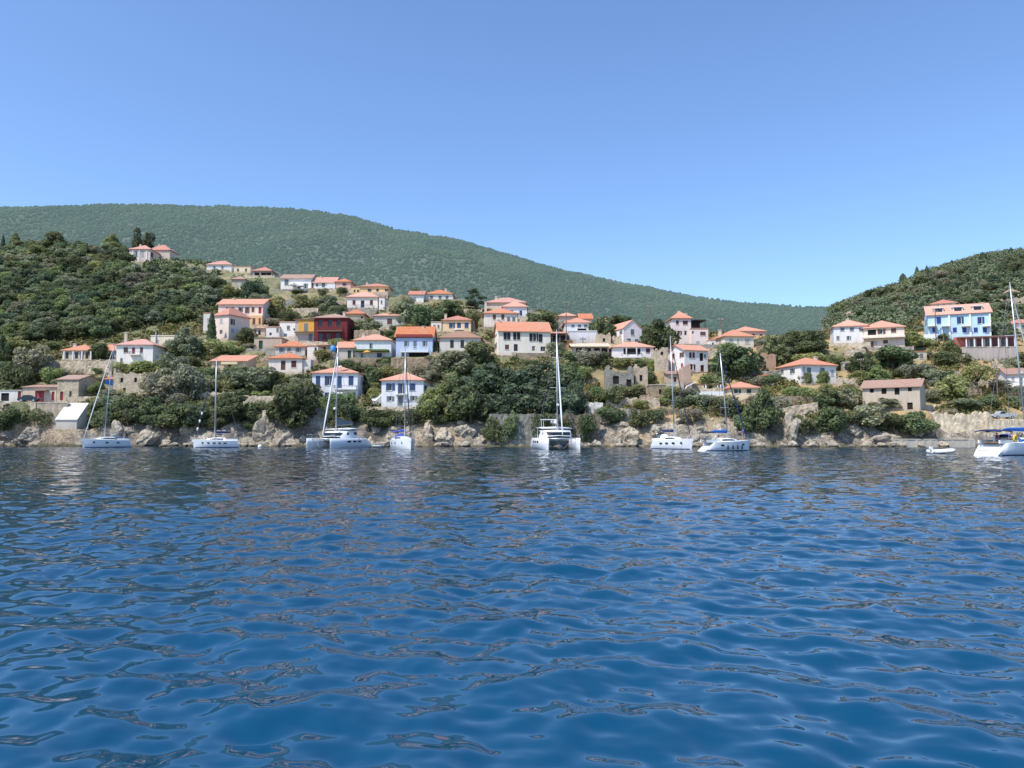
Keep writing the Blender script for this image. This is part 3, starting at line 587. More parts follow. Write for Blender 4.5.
# ---- right of centre
house('tower_house', 'tall pale pink house with a red hip roof and small black windows', 'house', 672.5, 691.3, 318.6, 345.5, 312.2, (0.74,0.66,0.64), 'hip', TILE, 8, win=[(677.4, 322.4, 2.8, 4, 's', 'm'), (685.3, 322.6, 5, 4, 's', 'm'), (678.8, 332.8, 3, 4, 's', 'm'), (685.6, 333, 2.6, 4.8, 'd')], chim=[(678.6, 311.2, 0), (689.8, 313.5, 0)])
house('house', 'pale pink flat-roofed wing with a dark upper pergola right of the tall pink house', 'house', 691.6, 708.4, 328.6, 346, 326, (0.74,0.66,0.64), 'flat', None, 7, win=[(693, 332.4, 2, 2.8, 'd'), (703, 333.6, 5.6, 3.8, 's', 'n'), (698, 343, 3.6, 4, 's', 'w')], ext=[('pergola', 692, 706, 319.6, 320.4, -5, -0.4, BLACKC), ('column', 705, 705.5, 320.5, 328.4, -0.8, -0.6, BLACKC), ('dark_bay', 691.7, 700, 321, 328.4, -4.5, -1.5, VOID)])
house('white_house', 'bright white gabled house with maroon windows below the tall pale pink house', 'house', 684.5, 708, 350.2, 373, 345.6, (0.77,0.77,0.80), 'gable_side', TILE, 8, r=0.30,
      win=[(690.4, 355.2, 2.4, 5.6, 's', 'm'), (693.6, 355.2, 2.4, 5.6, 's', 'm'), (701.5, 357, 3.6, 8, 'd', 'm'), (705, 356, 2, 4, 's', 'g'), (691.6, 367, 3.6, 5.8, 's', 'm'), (702.4, 369, 3.6, 8, 'D', 'm'), (681, 355, 3, 5, 's', 'n', 'L'), (673.5, 356, 2.4, 5, 's', 'n', 'L'), (682, 365.5, 1.6, 4.5, 's', 'r', 'L')])
house('house', 'wide cream house with pale shutters and a low orange hip roof', 'house', 724.8, 754, 336.6, 348.5, 330.2, (0.72,0.69,0.58), 'hip', TILE, 10, r=0.10, win=row(341.2, 5, 4, [731.2, 747.2], 's', 'w') + [(738, 341, 2, 4.4, 's', 'w'), (719.8, 342, 2.4, 4, 's', 'w', 'L'), (714.2, 342.4, 2.4, 4, 's', 'w', 'L')], chim=[(721, 330, 0)])
house('house', 'pink house with an orange roof tucked behind the wide cream house', 'house', 735, 765.5, 331.4, 344, 326.4, (0.66,0.48,0.42), 'hip', TILE, 9, dy=10, win=[(753.6, 335.3, 2.6, 3.2, 's', 'm'), (761, 335.8, 2.8, 3.4, 's', 'n')])
house('white_house', 'white villa with an orange hip roof and glazed corner bay beside the walled garden', 'house', 801, 836.5, 365.4, 385, 357.4, (0.78,0.79,0.80), 'hip', TILE, 9, r=0.24,
      win=[(809, 370.4, 4.4, 6, 's', 'g'), (822.5, 370.6, 4.4, 5.6, 's', 'g'), (832.4, 372.6, 2.6, 6, 's', 'w'), (804, 370, 3, 7, 's', 'w'), (791.6, 371.2, 3.4, 4.8, 's', 'g', 'L'), (782, 371.8, 3.2, 3.8, 's', 'g', 'L'), (792.6, 381.4, 3.6, 3.8, 's', 'g', 'L'), (784, 381.4, 2, 1.6, 'd', None, 'L')])
house('cottage', 'small cream cottage with green shutters and orange hip roof behind the blue-covered sailboat', 'cottage', 731.5, 758.5, 388, 401, 381.8, (0.70,0.62,0.44), 'hip', TILE, 7, win=row(391, 4.4, 4.6, [736.4, 749], 's', 'e'))
house('stone_ruin', 'roofless brick-brown ruin among dark trees above the white villa', 'ruin', 765, 776, 358.5, 370, 355, (0.40,0.28,0.2), 'none', None, 6, ragged=True)
house('white_house', 'white house with an orange hip roof overlooking the trees at the valley mouth', 'house', 834, 868, 326.4, 345, 320, (0.74,0.75,0.78), 'hip', TILE, 9, r=-0.30, win=row(329.3, 3.6, 4, [842.4, 851.8, 861], 's', 'g') + row(338, 4, 3, [838, 848], 's', 'g'))
house('apartment_house', 'broad pinkish-cream house with deep brown loggias and an orange hip roof', 'house', 864, 905, 327.8, 349.5, 320.6, (0.72,0.64,0.56), 'hip', TILE, 10, r=-0.36,
      win=[(872, 332.4, 8.4, 5.4, 'o'), (880.2, 331.6, 5.4, 5.2, 's', 'n'), (893.6, 330.4, 5.2, 4.8, 's', 'n'), (866.6 + 2, 344.4, 5, 6, 's', 'n'), (875, 343, 4.4, 3.6, 's', 'w'), (885.5, 341.8, 4.8, 3.6, 's', 'n')], ext=[('balcony', 862.5, 905.4, 336, 337.6, .01, 1.2, plaster((.75,.7,.62)))])
b = house('blue_house', 'long sky blue house with bright blue shutters and three dormers in its roof', 'house', 928.6, 991.7, 313.2, 342, 305.4, PaleB, 'gable_side', TILE, 9, r=-0.40,
      win=row(320.4, 7, 4.6, [938.8, 959.2, 979.8], 's', 'B') + row(330, 5, 4.2, [934.4, 954.8, 964.4, 975.8, 984.8], 's', 'B') + [(926, 322, 2, 4, 's', 'w', 'L')],
      ext=[('pilaster', 949, 951, 313.6, 341, .005, .3, WH), ('pilaster', 970, 972, 313.6, 341, .005, .3, WH), ('pilaster', 990, 991.7, 313.6, 341, .005, .3, WH),
           ('balcony', 942, 950, 325, 326.2, .01, 1.2, WH), ('balcony', 962, 971, 325, 326.2, .01, 1.2, WH), ('balcony', 983, 991, 325, 326.2, .01, 1.2, WH), ('balcony', 928, 937, 325, 326.2, .01, 1.2, WH), ('stair_wall', 924, 938, 334, 341.8, 1.0, 1.4, WH)])
loc, r_, W_, D_, E_ = ROOT_INFO['long sky blue house with bright blue shutters and three dormers in its roof']
roof_o = [c for c in b.children if c.name.startswith('roof')][0]
for u in (-W_*.31, W_*.0, W_*.31):
    mb = MB(); mb.box(u-1.1, u+1.1, 1.0, 4.2, E_+.4, E_+1.75); mb.box(u-1.35, u+1.35, 0.7, 4.6, E_+1.751, E_+1.9); mb.build('dormer', WH, roof_o)
    mb = MB(); mb.box(u-.85, u+.85, 0.93, 0.995, E_+.75, E_+1.6); mb.build('dormer_window', GLASSD, roof_o)
house('white_house', 'white house with a red roof peeking over the long sky blue house', 'house', 931, 956.5, 303.8, 312, 299.8, Wh, 'hip', TILEP, 7, Y=222, r=-.5, win=row(306, 2.4, 2.4, [938, 944, 950.5], 's', 'n'))
house('porch_house', 'long low red house with white-framed arches under a shaded porch on a grey retaining wall', 'house', 966, 1016.5, 336.6, 347.2, 335.6, (0.22,0.10,0.12), 'flat', plain('brown_lath', (.26,.17,.14), .9), 7, r=-0.30,
      win=row(342.4, 6, 3.4, [972.4, 988, 1004.2], 'd'), ext=[('red_end_wall', 954.4, 966, 337, 348, 0.01, .5, (0.62,0.16,0.16)), ('colonnade', 966, 1016, 337.2, 347, 1.6, 1.9, WH, 'F', 6), ('porch_roof', 958, 1018, 335.8, 336.8, 0.2, 2.2, plain('brown_lath', (.26,.17,.14), .9)), ('white_jamb', 968.6, 970, 339, 347, .01, .1, WH), ('white_jamb', 975, 976.4, 339, 347, .01, .1, WH), ('white_jamb', 984, 985.4, 339, 347, .01, .1, WH), ('white_jamb', 990.5, 992, 339, 347, .01, .1, WH), ('white_jamb', 1000, 1001.4, 339, 347, .01, .1, WH), ('white_jamb', 1006.8, 1008.2, 339, 347, .01, .1, WH)])
house('stone_house', 'derelict stone house with a faded red roof and empty dark windows above the shore bushes', 'ruin', 863, 920.5, 387, 411.5, 380.4, (0.50,0.44,0.36), 'gable_side', TILEB, 8, r=-0.62,
      win=[(871.8, 390.4, 4, 4.6, 'o'), (884, 391, 5, 6, 'o'), (897, 391.2, 5, 7, 'o'), (909.8, 389, 4, 4.6, 'o'), (910, 406, 5.6, 7, 'o')])
house('hut', 'little cream hut with one grey window beneath the broad pinkish house', 'hut', 913.5, 927, 351.6, 361, 350, (0.62,0.56,0.45), 'flat', None, 5, win=[(921.6, 356, 3.2, 5, 's', 'g'), (917, 356.4, 2, 4.6, 'd')], ov=.3)
house('white_house', 'white house with a tan roof at the right edge beside the stepped path', 'house', 1008, 1036, 373.8, 389, 368.8, (0.78,0.79,0.8), 'gable_side', TILEB, 8, r=-0.3, win=[(1021, 381, 3.4, 7, 's', 'g'), (1013, 379, 3, 4, 's', 'w')])
house('house', 'yellow house in the trees high on the right hillside', 'house', 1004, 1019, 293, 299, 289.6, Yel, 'hip', TILEB, 8, r=-.5, win=[(1014, 295, 3, 3, 's', 'n')])
house('stone_ruin', 'pale stone ruin beside the yellow house high on the right hillside', 'ruin', 1016, 1036, 298, 306, 295, STONEP, 'none', None, 8, ragged=True)
house('white_house', 'white house with a pink roof at the right edge above the red porch house', 'house', 1017, 1036, 323.5, 331, 319.5, Wh, 'hip', TILEP, 8, win=[(1023, 327, 3, 4, 's', 'g')])
house('house', 'lone tan-roofed house at the foot of the right hill', 'house', 849.5, 858.5, 313.6, 317, 311.5, (0.55,0.45,0.36), 'hip', TILEB, 8)
# ---- ruins right of the oaks
house('stone_ruin', 'broken stone house walls overgrown with ivy below the recessed balcony house', 'ruin', 608, 634, 372, 397, 366, STONEG, 'none', None, 7, win=[(616, 380, 6, 8, 'o'), (629, 384, 5, 9, 'o')], ragged=True)
house('stone_ruin', 'tall narrow stone ruin with jagged top right of the overgrown walls', 'ruin', 635.5, 648, 369, 393, 366, STONEP, 'none', None, 6, win=[(641, 378, 3, 6, 'o')], ragged=True, dy=1.5)
house('stone_ruin', 'grey roofless stone tower leaning on the hedge beside the recessed balcony house', 'ruin', 656, 668.5, 350, 371, 346, STONEP, 'none', None, 6, win=[(662, 353.5, 2.6, 3.4, 'o')], ragged=True)
house('stone_shed', 'low grey stone shed with a dark doorway beside the concrete wall', 'shed', 650.5, 666.5, 385, 396, 384, STONE, 'flat', CONC, 5, win=[(660.8, 391.8, 3.4, 5, 'o')])
house('stone_house', 'small stone and brick stub wall house left of the white gabled maroon-window house', 'ruin', 683, 691, 369, 384, 367, (0.46,0.34,0.27), 'none', None, 4, ragged=True, Y=166)

# ---- outbuildings, sheds and broken walls between the houses
house('shed', 'small tan stone shed right of the grey-white cottage with two dark doors', 'shed', 481.5, 488, 344, 352, 342, STONEP, 'mono', TILEB, 4, win=[(485, 348.5, 2.4, 5, 'd', 'n')])
house('shed', 'ochre brown shed at the foot of the tall pole beside the open porch', 'shed', 567, 573, 341, 349, 339.5, (0.46,0.30,0.16), 'mono', TILEB, 4, win=[(570, 345.5, 2, 4, 'o')])
house('annexe', 'narrow white annexe standing right of the white house with central black door', 'annexe', 378.8, 384.5, 297.5, 310, 296, Wh, 'flat', None, 5, win=[(381.6, 302, 1.8, 3.4, 's', 'g')])
house('shed', 'low whitish block between the pale pink wing and the wide cream house', 'shed', 709.5, 716, 340, 349, 339, (0.72,0.69,0.66), 'flat', None, 4, win=[(713, 344, 2, 3, 'd')])
house('stone_ruin', 'jagged pale rubble ruin between the blue-marked house and the white gabled house', 'ruin', 596.5, 611, 335.5, 344, 333, STONEP, 'none', None, 4, ragged=True, win=[(604, 340, 2.4, 3.5, 'o')])
house('stone_ruin', 'small pale rubble ruin right of the loose yellowish tree', 'ruin', 996.5, 1006, 364, 374, 361, STONEP, 'none', None, 4, ragged=True, r=-.3)
house('shed', 'brown lean-to shed at the left side of the dark red house foot', 'shed', 318, 331, 345.5, 352, 344, (0.42,0.33,0.25), 'mono', TILEB, 3.5, win=[(324, 349, 3, 4.5, 'o')])
house('shed', 'cream lean-to shed below the long pink house and above the tan stone cottage', 'shed', 254, 265, 328.5, 336, 326.5, (0.66,0.58,0.48), 'mono', TILE, 4, win=[(259.5, 332.5, 2.4, 5, 'd', 'n')])
house('cottage', 'low white cottage with a grey slab roof left of the yellow house', 'cottage', 431, 441.5, 322, 331, 320.4, (0.7,0.68,0.63), 'flat', CONC, 5, win=row(326.5, 3.4, 2.2, [434.5, 438.5], 's', 'g'))
house('stone_ruin', 'grey stone gable ruin in the trees left of the cream house with grey shutters', 'ruin', 464, 474, 322, 331, 320, STONEG, 'none', None, 5, ragged=True, win=[(469, 326.5, 2.2, 4, 'o')])
house('cottage', 'tan stone cottage with an old tile roof below the white garden arch', 'cottage', 668.5, 682, 374.5, 384, 370.5, (0.52,0.44,0.35), 'mono', TILEB, 5, win=[(675, 379.5, 3, 5, 'D', 'n')])
house('hut', 'small grey carport hut left of the large rounded green tree', 'hut', 843, 853, 362.5, 371, 361, (0.4,0.38,0.36), 'flat', CONC, 4, win=[(848, 367, 6, 6, 'o')], r=-.3)
house('shed', 'narrow plastered shed left of the white villa with glazed bay', 'shed', 760, 769, 376, 385, 374, (0.60,0.52,0.44), 'mono', TILE, 4, win=[(765, 380.5, 2.4, 5, 'd', 'n')])
# ------------------------------------------------------------------ retaining walls and quays
_ivy = []
def stone_wall(x0, x1, top, base, label, mat=STONE, th=0.7, Y=None, slope=0.0, group='stone terrace walls', rough=0.25, name='stone_wall', Y1=None):
    """wall standing between two picture columns; slope lowers its right end (px)"""
    Ya = Y if Y is not None else hitY((x0 + x1)/2, base)
    Yb = Y1 if Y1 is not None else Ya
    A = at(x0, base, Ya); B = at(x1, base + slope, Yb); d = B - A; L = math.hypot(d.x, d.y); r = math.atan2(d.y, d.x)
    root = empty(name, A, r, label, 'wall', group); root['kind'] = 'thing'
    hA = zat(top, Ya) - A.z; hB = zat(top + slope, Yb) - B.z
    rr = random.Random(int(x0 * 13 + top)); n = max(2, int(L / .45)); dz = d.z
    mb = MB(); rings = []
    for k in range(n + 1):
        t = k / n; u = L * t; h = dz * t + hA + (hB - hA) * t + rr.uniform(-rough, rough) ; b = dz * t - 2.5; o = rr.uniform(-.06, .06)
        m = 10; bat = min(1.2, .06 * (h - b)) * (1.6 if rough > .35 else 1); jz = .05 if rough > .06 else .006
        rings.append([(u, o - bat * (1 - q/m) + rr.uniform(-jz, jz), b + (h - b) * q/m) for q in range(m + 1)] + [(u, th + o, h), (u, th + .1 + o, b)])
    mb.loft(rings); mb.build('masonry', mat, root)
    if mat in (CONC,) or rough < 0.05:
        c = MB(); c.loft([[(u, -.06, z + .004), (u, -.06, z + .14), (u, th + .06, z + .14), (u, th + .06, z + .004)] for u, z in ((0, hA + .06), (L, dz + hB + .06))]); c.build('coping', plaster((.6,.57,.5)), root)
    return root
BR = BRW
add_pad(at(706, 398, 164).x, 164, 0, -4.2, 4.2, -1.6, 3.4, float(base_terrain(at(706,398,164).x, 164)), 2.0)
stone_wall(54, 112, 361.5, 376, 'long stone terrace wall under the white columned loggia house', STONEP)
stone_wall(25, 54, 362, 381, 'stone wall patched with plaster left of the loggia terrace', STONEG)
stone_wall(36, 67, 403.2, 425, 'plastered quay wall below the red-doored stores', stone('quay_stone', (.42,.35,.29), (.32,.27,.22), (.46,.41,.35)), Y=158, rough=.03)
stone_wall(78, 112, 396.5, 404, 'pale low wall right of the sagging-roofed stone shed', STONEP, rough=.1)
stone_wall(0, 36, 402.4, 407, 'pale road kerb wall in front of the white flat store', STONEP, Y=159, rough=.05)
stone_wall(200, 240, 392, 404, 'pale stone terrace wall among shrubs left of the round yellow-green bush', STONEP)
stone_wall(243, 282, 396, 412, 'stepped pale stone wall under the round yellow-green bush', STONEP)
stone_wall(262, 303, 410, 428, 'high pale retaining wall below the dark spreading oak', STONEP, Y=157)
stone_wall(296, 325, 408, 440, 'tall grey retaining wall behind the left catamaran bow', STONEG, Y=156.5)
stone_wall(347, 391, 359, 367, 'stone wall under the vine pergola house', BR)
stone_wall(391, 434, 358, 371, 'stone terrace wall under the sky blue two-storey house', BR)
stone_wall(420, 438, 371, 376, 'short pale step wall right of the sky blue house terrace', STONEP)
stone_wall(354, 380, 330, 342, 'grey stone wall above the pale blue-white house', STONE)
stone_wall(489, 551, 414, 444, 'high grey concrete quay wall behind the central catamaran', stone('grey_wall', (.27,.275,.255), (.20,.205,.19), (.25,.25,.23), .7), Y=150.6, rough=.12)
for a_ in ((495,421,15,11),(508,418,16,10),(540,417,15,9),(549,421,12,12),(490,437,12,12),(566,421,18,10),(585,420,14,10)): _ivy.append(a_)
stone_wall(551.5, 600, 414, 445, 'dark rough stone quay wall right of the central catamaran', stone('dark_stone', (.20,.175,.14), (.12,.105,.085), (.24,.21,.17), 1.4), Y=151.2, rough=.3)
stone_wall(584, 603, 402.5, 414, 'white stepped terrace wall at the right foot of the oaks', plaster((.6,.6,.57)), Y=157, rough=.12, group='concrete walls')
stone_wall(594, 640, 409, 424, 'dark rubble retaining wall right of the central quay', STONEG, Y=156)
stone_wall(640, 690, 395.5, 404, 'brown dry stone wall below the grey stone shed', BR)
stone_wall(655, 700, 409, 416, 'grey-brown terrace wall behind the white sailboat with grey hood', BR, Y=157)
stone_wall(667, 684, 383, 396, 'grey concrete wall right of the dark shed doorway', CONC, rough=.02, group='concrete walls')
stone_wall(684, 730, 407, 424, 'brown stone wall below the white garden arch', BR, Y=156)
stone_wall(719, 732, 399, 410, 'white block wall left of the small cream cottage', plaster((.66,.64,.58)), rough=.02, group='concrete walls')
stone_wall(781, 814, 396, 407, 'brown garden wall below the clipped green hedge', BR, rough=.06)
stone_wall(776, 818, 409, 418, 'sloping pale stone wall rising right beside the dark shore trees', STONEP, slope=-7, rough=.08)
stone_wall(728, 781, 371, 379, 'long grey terrace wall behind the large dark oak right of centre', STONEG, rough=.1)
stone_wall(846, 866, 349, 358, 'pale bank wall left of the broad pinkish house', STONEP)
stone_wall(964, 1017, 347.6, 361, 'smooth grey retaining wall under the long low red porch house', plaster((.46,.41,.38)), rough=.02, group='concrete walls')
stone_wall(921, 985, 406, 412, 'pale rubble bank wall under the dry terrace trees', STONEP)
stone_wall(895, 975, 440, 447, 'flat concrete quay ledge along the right waterline', CONC, Y=145, rough=.015, th=3.0, group='concrete walls')
stone_wall(925, 992, 413, 441, 'broad pale rubble embankment above the concrete quay ledge', stone('rubble', (.64,.56,.44), (.50,.43,.33), (.58,.52,.42), 1.6), Y=149, rough=.45)
stone_wall(988, 1045, 419.5, 445, 'pale rubble embankment under the parked silver pickup', stone('rubble'), Y=148, rough=.12)
stone_wall(962, 982, 389, 397, 'dry red-earth terrace wall under the loose yellowish tree', BR)
stone_wall(930, 958, 391, 398, 'crumbling dry terrace wall under the olive-yellow tree', BR)
for (a_, b_, t_, e_, l_, m_) in ((279,318,308,315.5,'pale terrace wall on the slope right of the long pink house',STONEP),(283,312,300,306,'grey terrace wall below the ridge parasols',STONEG),(320,346,301,308,'low stone wall under the outside stair house',STONEP),(386,408,304,310,'brown stone wall between the two white ridge houses',BRW),(318,337,352,360,'white-grey wall under the blue tank',STONEG),(455,482,309,315,'pale stone wall below the dark conifer',STONEP),(527,552,318,326,'stone wall left of the dark tree right of the cluster',STONEP),(612,622,336,342,'short stone wall left of the white gabled house',STONEP),(709,730,350,358,'pale stone wall under the low whitish block',STONEP),(757,780,345,352,'stone wall among the trees right of the pink tucked house',BRW),(606,660,398,408,'long tawny terrace wall below the overgrown ruins',STONEP),(700,722,388,397,'pale wall beside the garden pergola',STONEP),(838,862,378,387,'grey-tan wall above the concrete path stairs',STONEP),(926,962,372,380,'dry tawny wall below the little cream hut',STONEP),(965,1005,380,388,'broken pale wall behind the loose yellowish tree',STONEP),(120,150,394,401,'pale low wall at the foot of the square ruin',STONEP),(150,196,366,373,'stone wall below the cream flat-roofed building',STONEP),(228,262,376,384,'grey wall behind the big pale olive',STONEG)):
    stone_wall(a_, b_, t_, e_, l_, m_)
# ------------------------------------------------------------------ stairs
def stairs(x0, y0, x1, y1, w, label, steps=12, Ya=None, Yb=None, mat=None):
    A = at(x0, y0, Ya or hitY(x0, y0)); B = at(x1, y1, Yb or hitY(x1, y1))
    d = B - A; L = math.hypot(d.x, d.y); r = math.atan2(d.y, d.x)
    root = empty('stairs', A, r, label, 'stairs')
    for k in range(steps):
        mb = MB(); z1 = d.z * (k + 1) / steps; mb.box(L*k/steps, L*(k+1)/steps - .004, -w/2, w/2, d.z * k / steps - 1.2, z1); mb.build('step', mat or plaster((.7,.68,.63)), root)
    mb = MB(); mb.loft([[(0,-w/2-.25,-1.2),(0,-w/2-.25,.5),(0,-w/2-.004,.5),(0,-w/2-.004,-1.2)], [(L,-w/2-.25,d.z-1.2),(L,-w/2-.25,d.z+.5),(L,-w/2-.004,d.z+.5),(L,-w/2-.004,d.z-1.2)]]); mb.build('side_wall', mat or plaster((.7,.68,.63)), root)
    return root
stairs(364, 408, 379, 394, 2.4, 'white garden stairs between the two white blue-shuttered houses', 14, mat=WH)
stairs(861, 441, 846, 407, 2.0, 'pale concrete path stairs climbing from the water beside the dark green shore tree', 16, 148, 160)
stairs(1021, 404, 1008, 388, 2.0, 'pale stepped path at the right edge under the white tan-roofed house', 12)
# ------------------------------------------------------------------ terrain sheet
def build_terrain():
    pxs = np.linspace(-330, 1354, 900)
    Ys = np.concatenate([np.arange(140, 166, 0.4), np.arange(166, 200, 0.6), 200 + np.cumsum(np.linspace(0.75, 1.6, 90)), 306 + np.cumsum(np.linspace(2.0, 7.5, 60))])
    P, YY = np.meshgrid(pxs, Ys); X = (P - 512) / F * CP * YY
    Z = ground(X.ravel(), YY.ravel()).reshape(X.shape)
    nY, nX = X.shape
    i = np.arange(nY * nX).reshape(nY, nX)
    Fq = np.stack([i[:-1,:-1], i[:-1,1:], i[1:,1:], i[1:,:-1]], -1).reshape(-1, 4)
    m, nt, b = new_mat('hillside_ground'); geo = N(nt, 'ShaderNodeNewGeometry'); pos = geo.outputs['Position']
    n1 = noise(nt, 0.06, 5, pos, 0.65); n2 = noise(nt, 0.5, 5, pos, 0.7); n3 = noise(nt, 2.6, 4, pos, 0.7)
    c = mixc(nt, ramp(nt, n1.outputs[0], 0.42, 0.60), (0.33,0.25,0.145), (0.16,0.155,0.075))
    c = mixc(nt, ramp(nt, n2.outputs[0], 0.40, 0.62), c, (0.12,0.14,0.06))
    c = mixc(nt, ramp(nt, n3.outputs[0], 0.55, 0.75), c, (0.40,0.33,0.22))
    spx = N(nt, 'ShaderNodeSeparateXYZ'); nt.links.new(pos, spx.inputs[0]); nd = noise(nt, .09, 4, pos, .6); dm = N(nt, 'ShaderNodeMath', operation='MULTIPLY'); nt.links.new(ramp(nt, spx.outputs[0], 14, 26), dm.inputs[0]); nt.links.new(ramp(nt, nd.outputs[0], .42, .55), dm.inputs[1]); c = mixc(nt, dm.outputs[0], c, (0.42,0.285,0.14))
    sp = N(nt, 'ShaderNodeSeparateXYZ'); nt.links.new(pos, sp.inputs[0])
    # rock near the water and on steep faces
    nr = noise(nt, 0.35, 6, pos, 0.75); vo = N(nt, 'ShaderNodeTexVoronoi', feature='DISTANCE_TO_EDGE'); vo.inputs['Scale'].default_value = 0.55
    vm = N(nt, 'ShaderNodeVectorMath', operation='MULTIPLY_ADD'); nt.links.new(nr.outputs['Color'], vm.inputs[0]); vm.inputs[1].default_value = (2.2,)*3; nt.links.new(pos, vm.inputs[2]); nt.links.new(vm.outputs[0], vo.inputs['Vector'])
    rock = mixc(nt, ramp(nt, nr.outputs[0], 0.38, 0.62), (0.16,0.135,0.105), (0.52,0.45,0.35))
    ncv = noise(nt, .13, 4, pos, .65); rock = mixc(nt, ramp(nt, ncv.outputs[0], .5, .64), rock, (0.09,0.077,0.06))  # shade of hollows painted into the rock as dark blotches
    rock = mixc(nt, ramp(nt, n1.outputs[0], 0.5, 0.62), rock, (0.44,0.33,0.21))
    nk = noise(nt, 1.3, 5, pos, .72); ab = N(nt, 'ShaderNodeMath', operation='ABSOLUTE'); sb = N(nt, 'ShaderNodeMath', operation='SUBTRACT'); nt.links.new(nk.outputs[0], sb.inputs[0]); sb.inputs[1].default_value = .5; nt.links.new(sb.outputs[0], ab.inputs[0]); rock = mixc(nt, ramp(nt, ab.outputs[0], 0.045, 0.0), rock, (0.06,0.05,0.04))
    ma = N(nt, 'ShaderNodeMath', operation='MULTIPLY_ADD'); nt.links.new(n2.outputs[0], ma.inputs[0]); ma.inputs[1].default_value = 3.0; nt.links.new(sp.outputs[2], ma.inputs[2])
    c = mixc(nt, ramp(nt, ma.outputs[0], 7.4, 5.6), c, rock)
    c = mixc(nt, ramp(nt, ma.outputs[0], 2.1, 1.7), c, (0.10,0.09,0.05))
    nt.links.new(c, b.inputs['Base Color']); b.inputs['Roughness'].default_value = 0.95
    bump(nt, b, nr.outputs[0], 0.9, 0.7)
    o = link('hillside', np_mesh('hillside', np.stack([X, YY, Z], -1).reshape(-1, 3), Fq, m, True)); tag(o, kind='structure')

# ------------------------------------------------------------------ far mountain
_sk = np.array([(-500,222),(-300,218),(0,208),(75,207),(150,205),(260,206),(310,209),(340,214),(400,229),(450,241),(500,253),(560,269),(620,282),(700,295),(760,301),(800,304),(835,307),(900,312),(1000,320),(1400,340)], float)
MY0, MY1 = 560.0, 1450.0
def mountain_h(x, Y):
    p = 512 + F * x / Y / CP
    zt = CH + ray(512, np.interp(p, _sk[:,0], _sk[:,1]) + 1)[1] * MY1
    t = np.clip((Y - MY0) / (MY1 - MY0), -.4, 1.4)
    prof = np.where(t < 1, 1.12 * t - 0.12 * t * t * np.sign(t), 1 - 0.5 * (t - 1))
    z = -20 + (zt + 20) * prof
    w = np.clip(t * (1.05 - t) * 4, 0, 1)
    return z + w * (110 * fbm(x / 230, Y / 420, 21, 5) + 34 * fbm(x / 75, Y / 190, 5, 3)) 
def far_mountain():
    pxs = np.linspace(-420, 1300, 420); Ys = np.linspace(480, 1750, 190)
    P, YY = np.meshgrid(pxs, Ys); X = (P - 512) / F * CP * YY
    Z = mountain_h(X, YY)
    nY, nX = X.shape; i = np.arange(nY * nX).reshape(nY, nX)
    Fq = np.stack([i[:-1,:-1], i[:-1,1:], i[1:,1:], i[1:,:-1]], -1).reshape(-1, 4)
    m, nt, b = new_mat('mountain_ground'); geo = N(nt, 'ShaderNodeNewGeometry'); n = noise(nt, 0.02, 5, geo.outputs['Position'])
    c = mixc(nt, ramp(nt, n.outputs[0], .35, .7), (0.035,0.046,0.028), (0.06,0.070,0.040))
    nt.links.new(c, b.inputs['Base Color']); b.inputs['Roughness'].default_value = 1
    b.inputs['Emission Color'].default_value = HAZE; b.inputs['Emission Strength'].default_value = 1.0  # even haze glow painted onto the slope
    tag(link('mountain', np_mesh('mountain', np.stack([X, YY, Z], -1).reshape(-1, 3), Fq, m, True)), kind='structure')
HAZE = (0.090, 0.134, 0.150, 1)  # aerial haze, painted as a bluish glow of the mountain materials
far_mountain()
def ico(sub):
    import bmesh
    bm = bmesh.new(); bmesh.ops.create_icosphere(bm, subdivisions=sub, radius=1); bm.verts.ensure_lookup_table()
    V = np.array([v.co[:] for v in bm.verts]); Fq = np.array([[v.index for v in f.verts] for f in bm.faces]); bm.free(); return V, Fq
def wood_mat(name, cols, haze=0.0):
    m, nt, b = new_mat(name); geo = N(nt, 'ShaderNodeNewGeometry')
    r = N(nt, 'ShaderNodeValToRGB'); nt.links.new(geo.outputs['Random Per Island'], r.inputs[0]); el = r.color_ramp.elements
    el[0].color = (*cols[0], 1); el[1].color = (*cols[-1], 1)
    for k, cc in enumerate(cols[1:-1]): e = el.new((k + 1) / (len(cols) - 1)); e.color = (*cc, 1)
    n = noise(nt, 0.006, 5, geo.outputs['Position'], .6); n2 = noise(nt, 0.5, 3, geo.outputs['Position'])
    c = mixc(nt, 1.0, r.outputs[0], mixc(nt, ramp(nt, n.outputs[0], .35, .65), (.62,.72,.78), (1.25,1.12,1.0)), 'MULTIPLY')
    c = mixc(nt, 1.0, c, mixc(nt, ramp(nt, n2.outputs[0], .3, .7), (.78,.78,.78), (1.2,1.2,1.18)), 'MULTIPLY')
    nt.links.new(c, b.inputs['Base Color']); b.inputs['Roughness'].default_value = 1; b.inputs['Specular IOR Level'].default_value = 0.1
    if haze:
        b.inputs['Emission Color'].default_value = HAZE; mr = N(nt, 'ShaderNodeMapRange'); mr.inputs[1].default_value = 650; mr.inputs[2].default_value = 1450; mr.inputs[3].default_value = .72; mr.inputs[4].default_value = 1.2  # painted haze glow, stronger with distance
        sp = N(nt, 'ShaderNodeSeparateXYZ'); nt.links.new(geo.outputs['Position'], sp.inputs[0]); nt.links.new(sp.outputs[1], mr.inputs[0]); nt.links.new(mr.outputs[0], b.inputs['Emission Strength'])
    return m
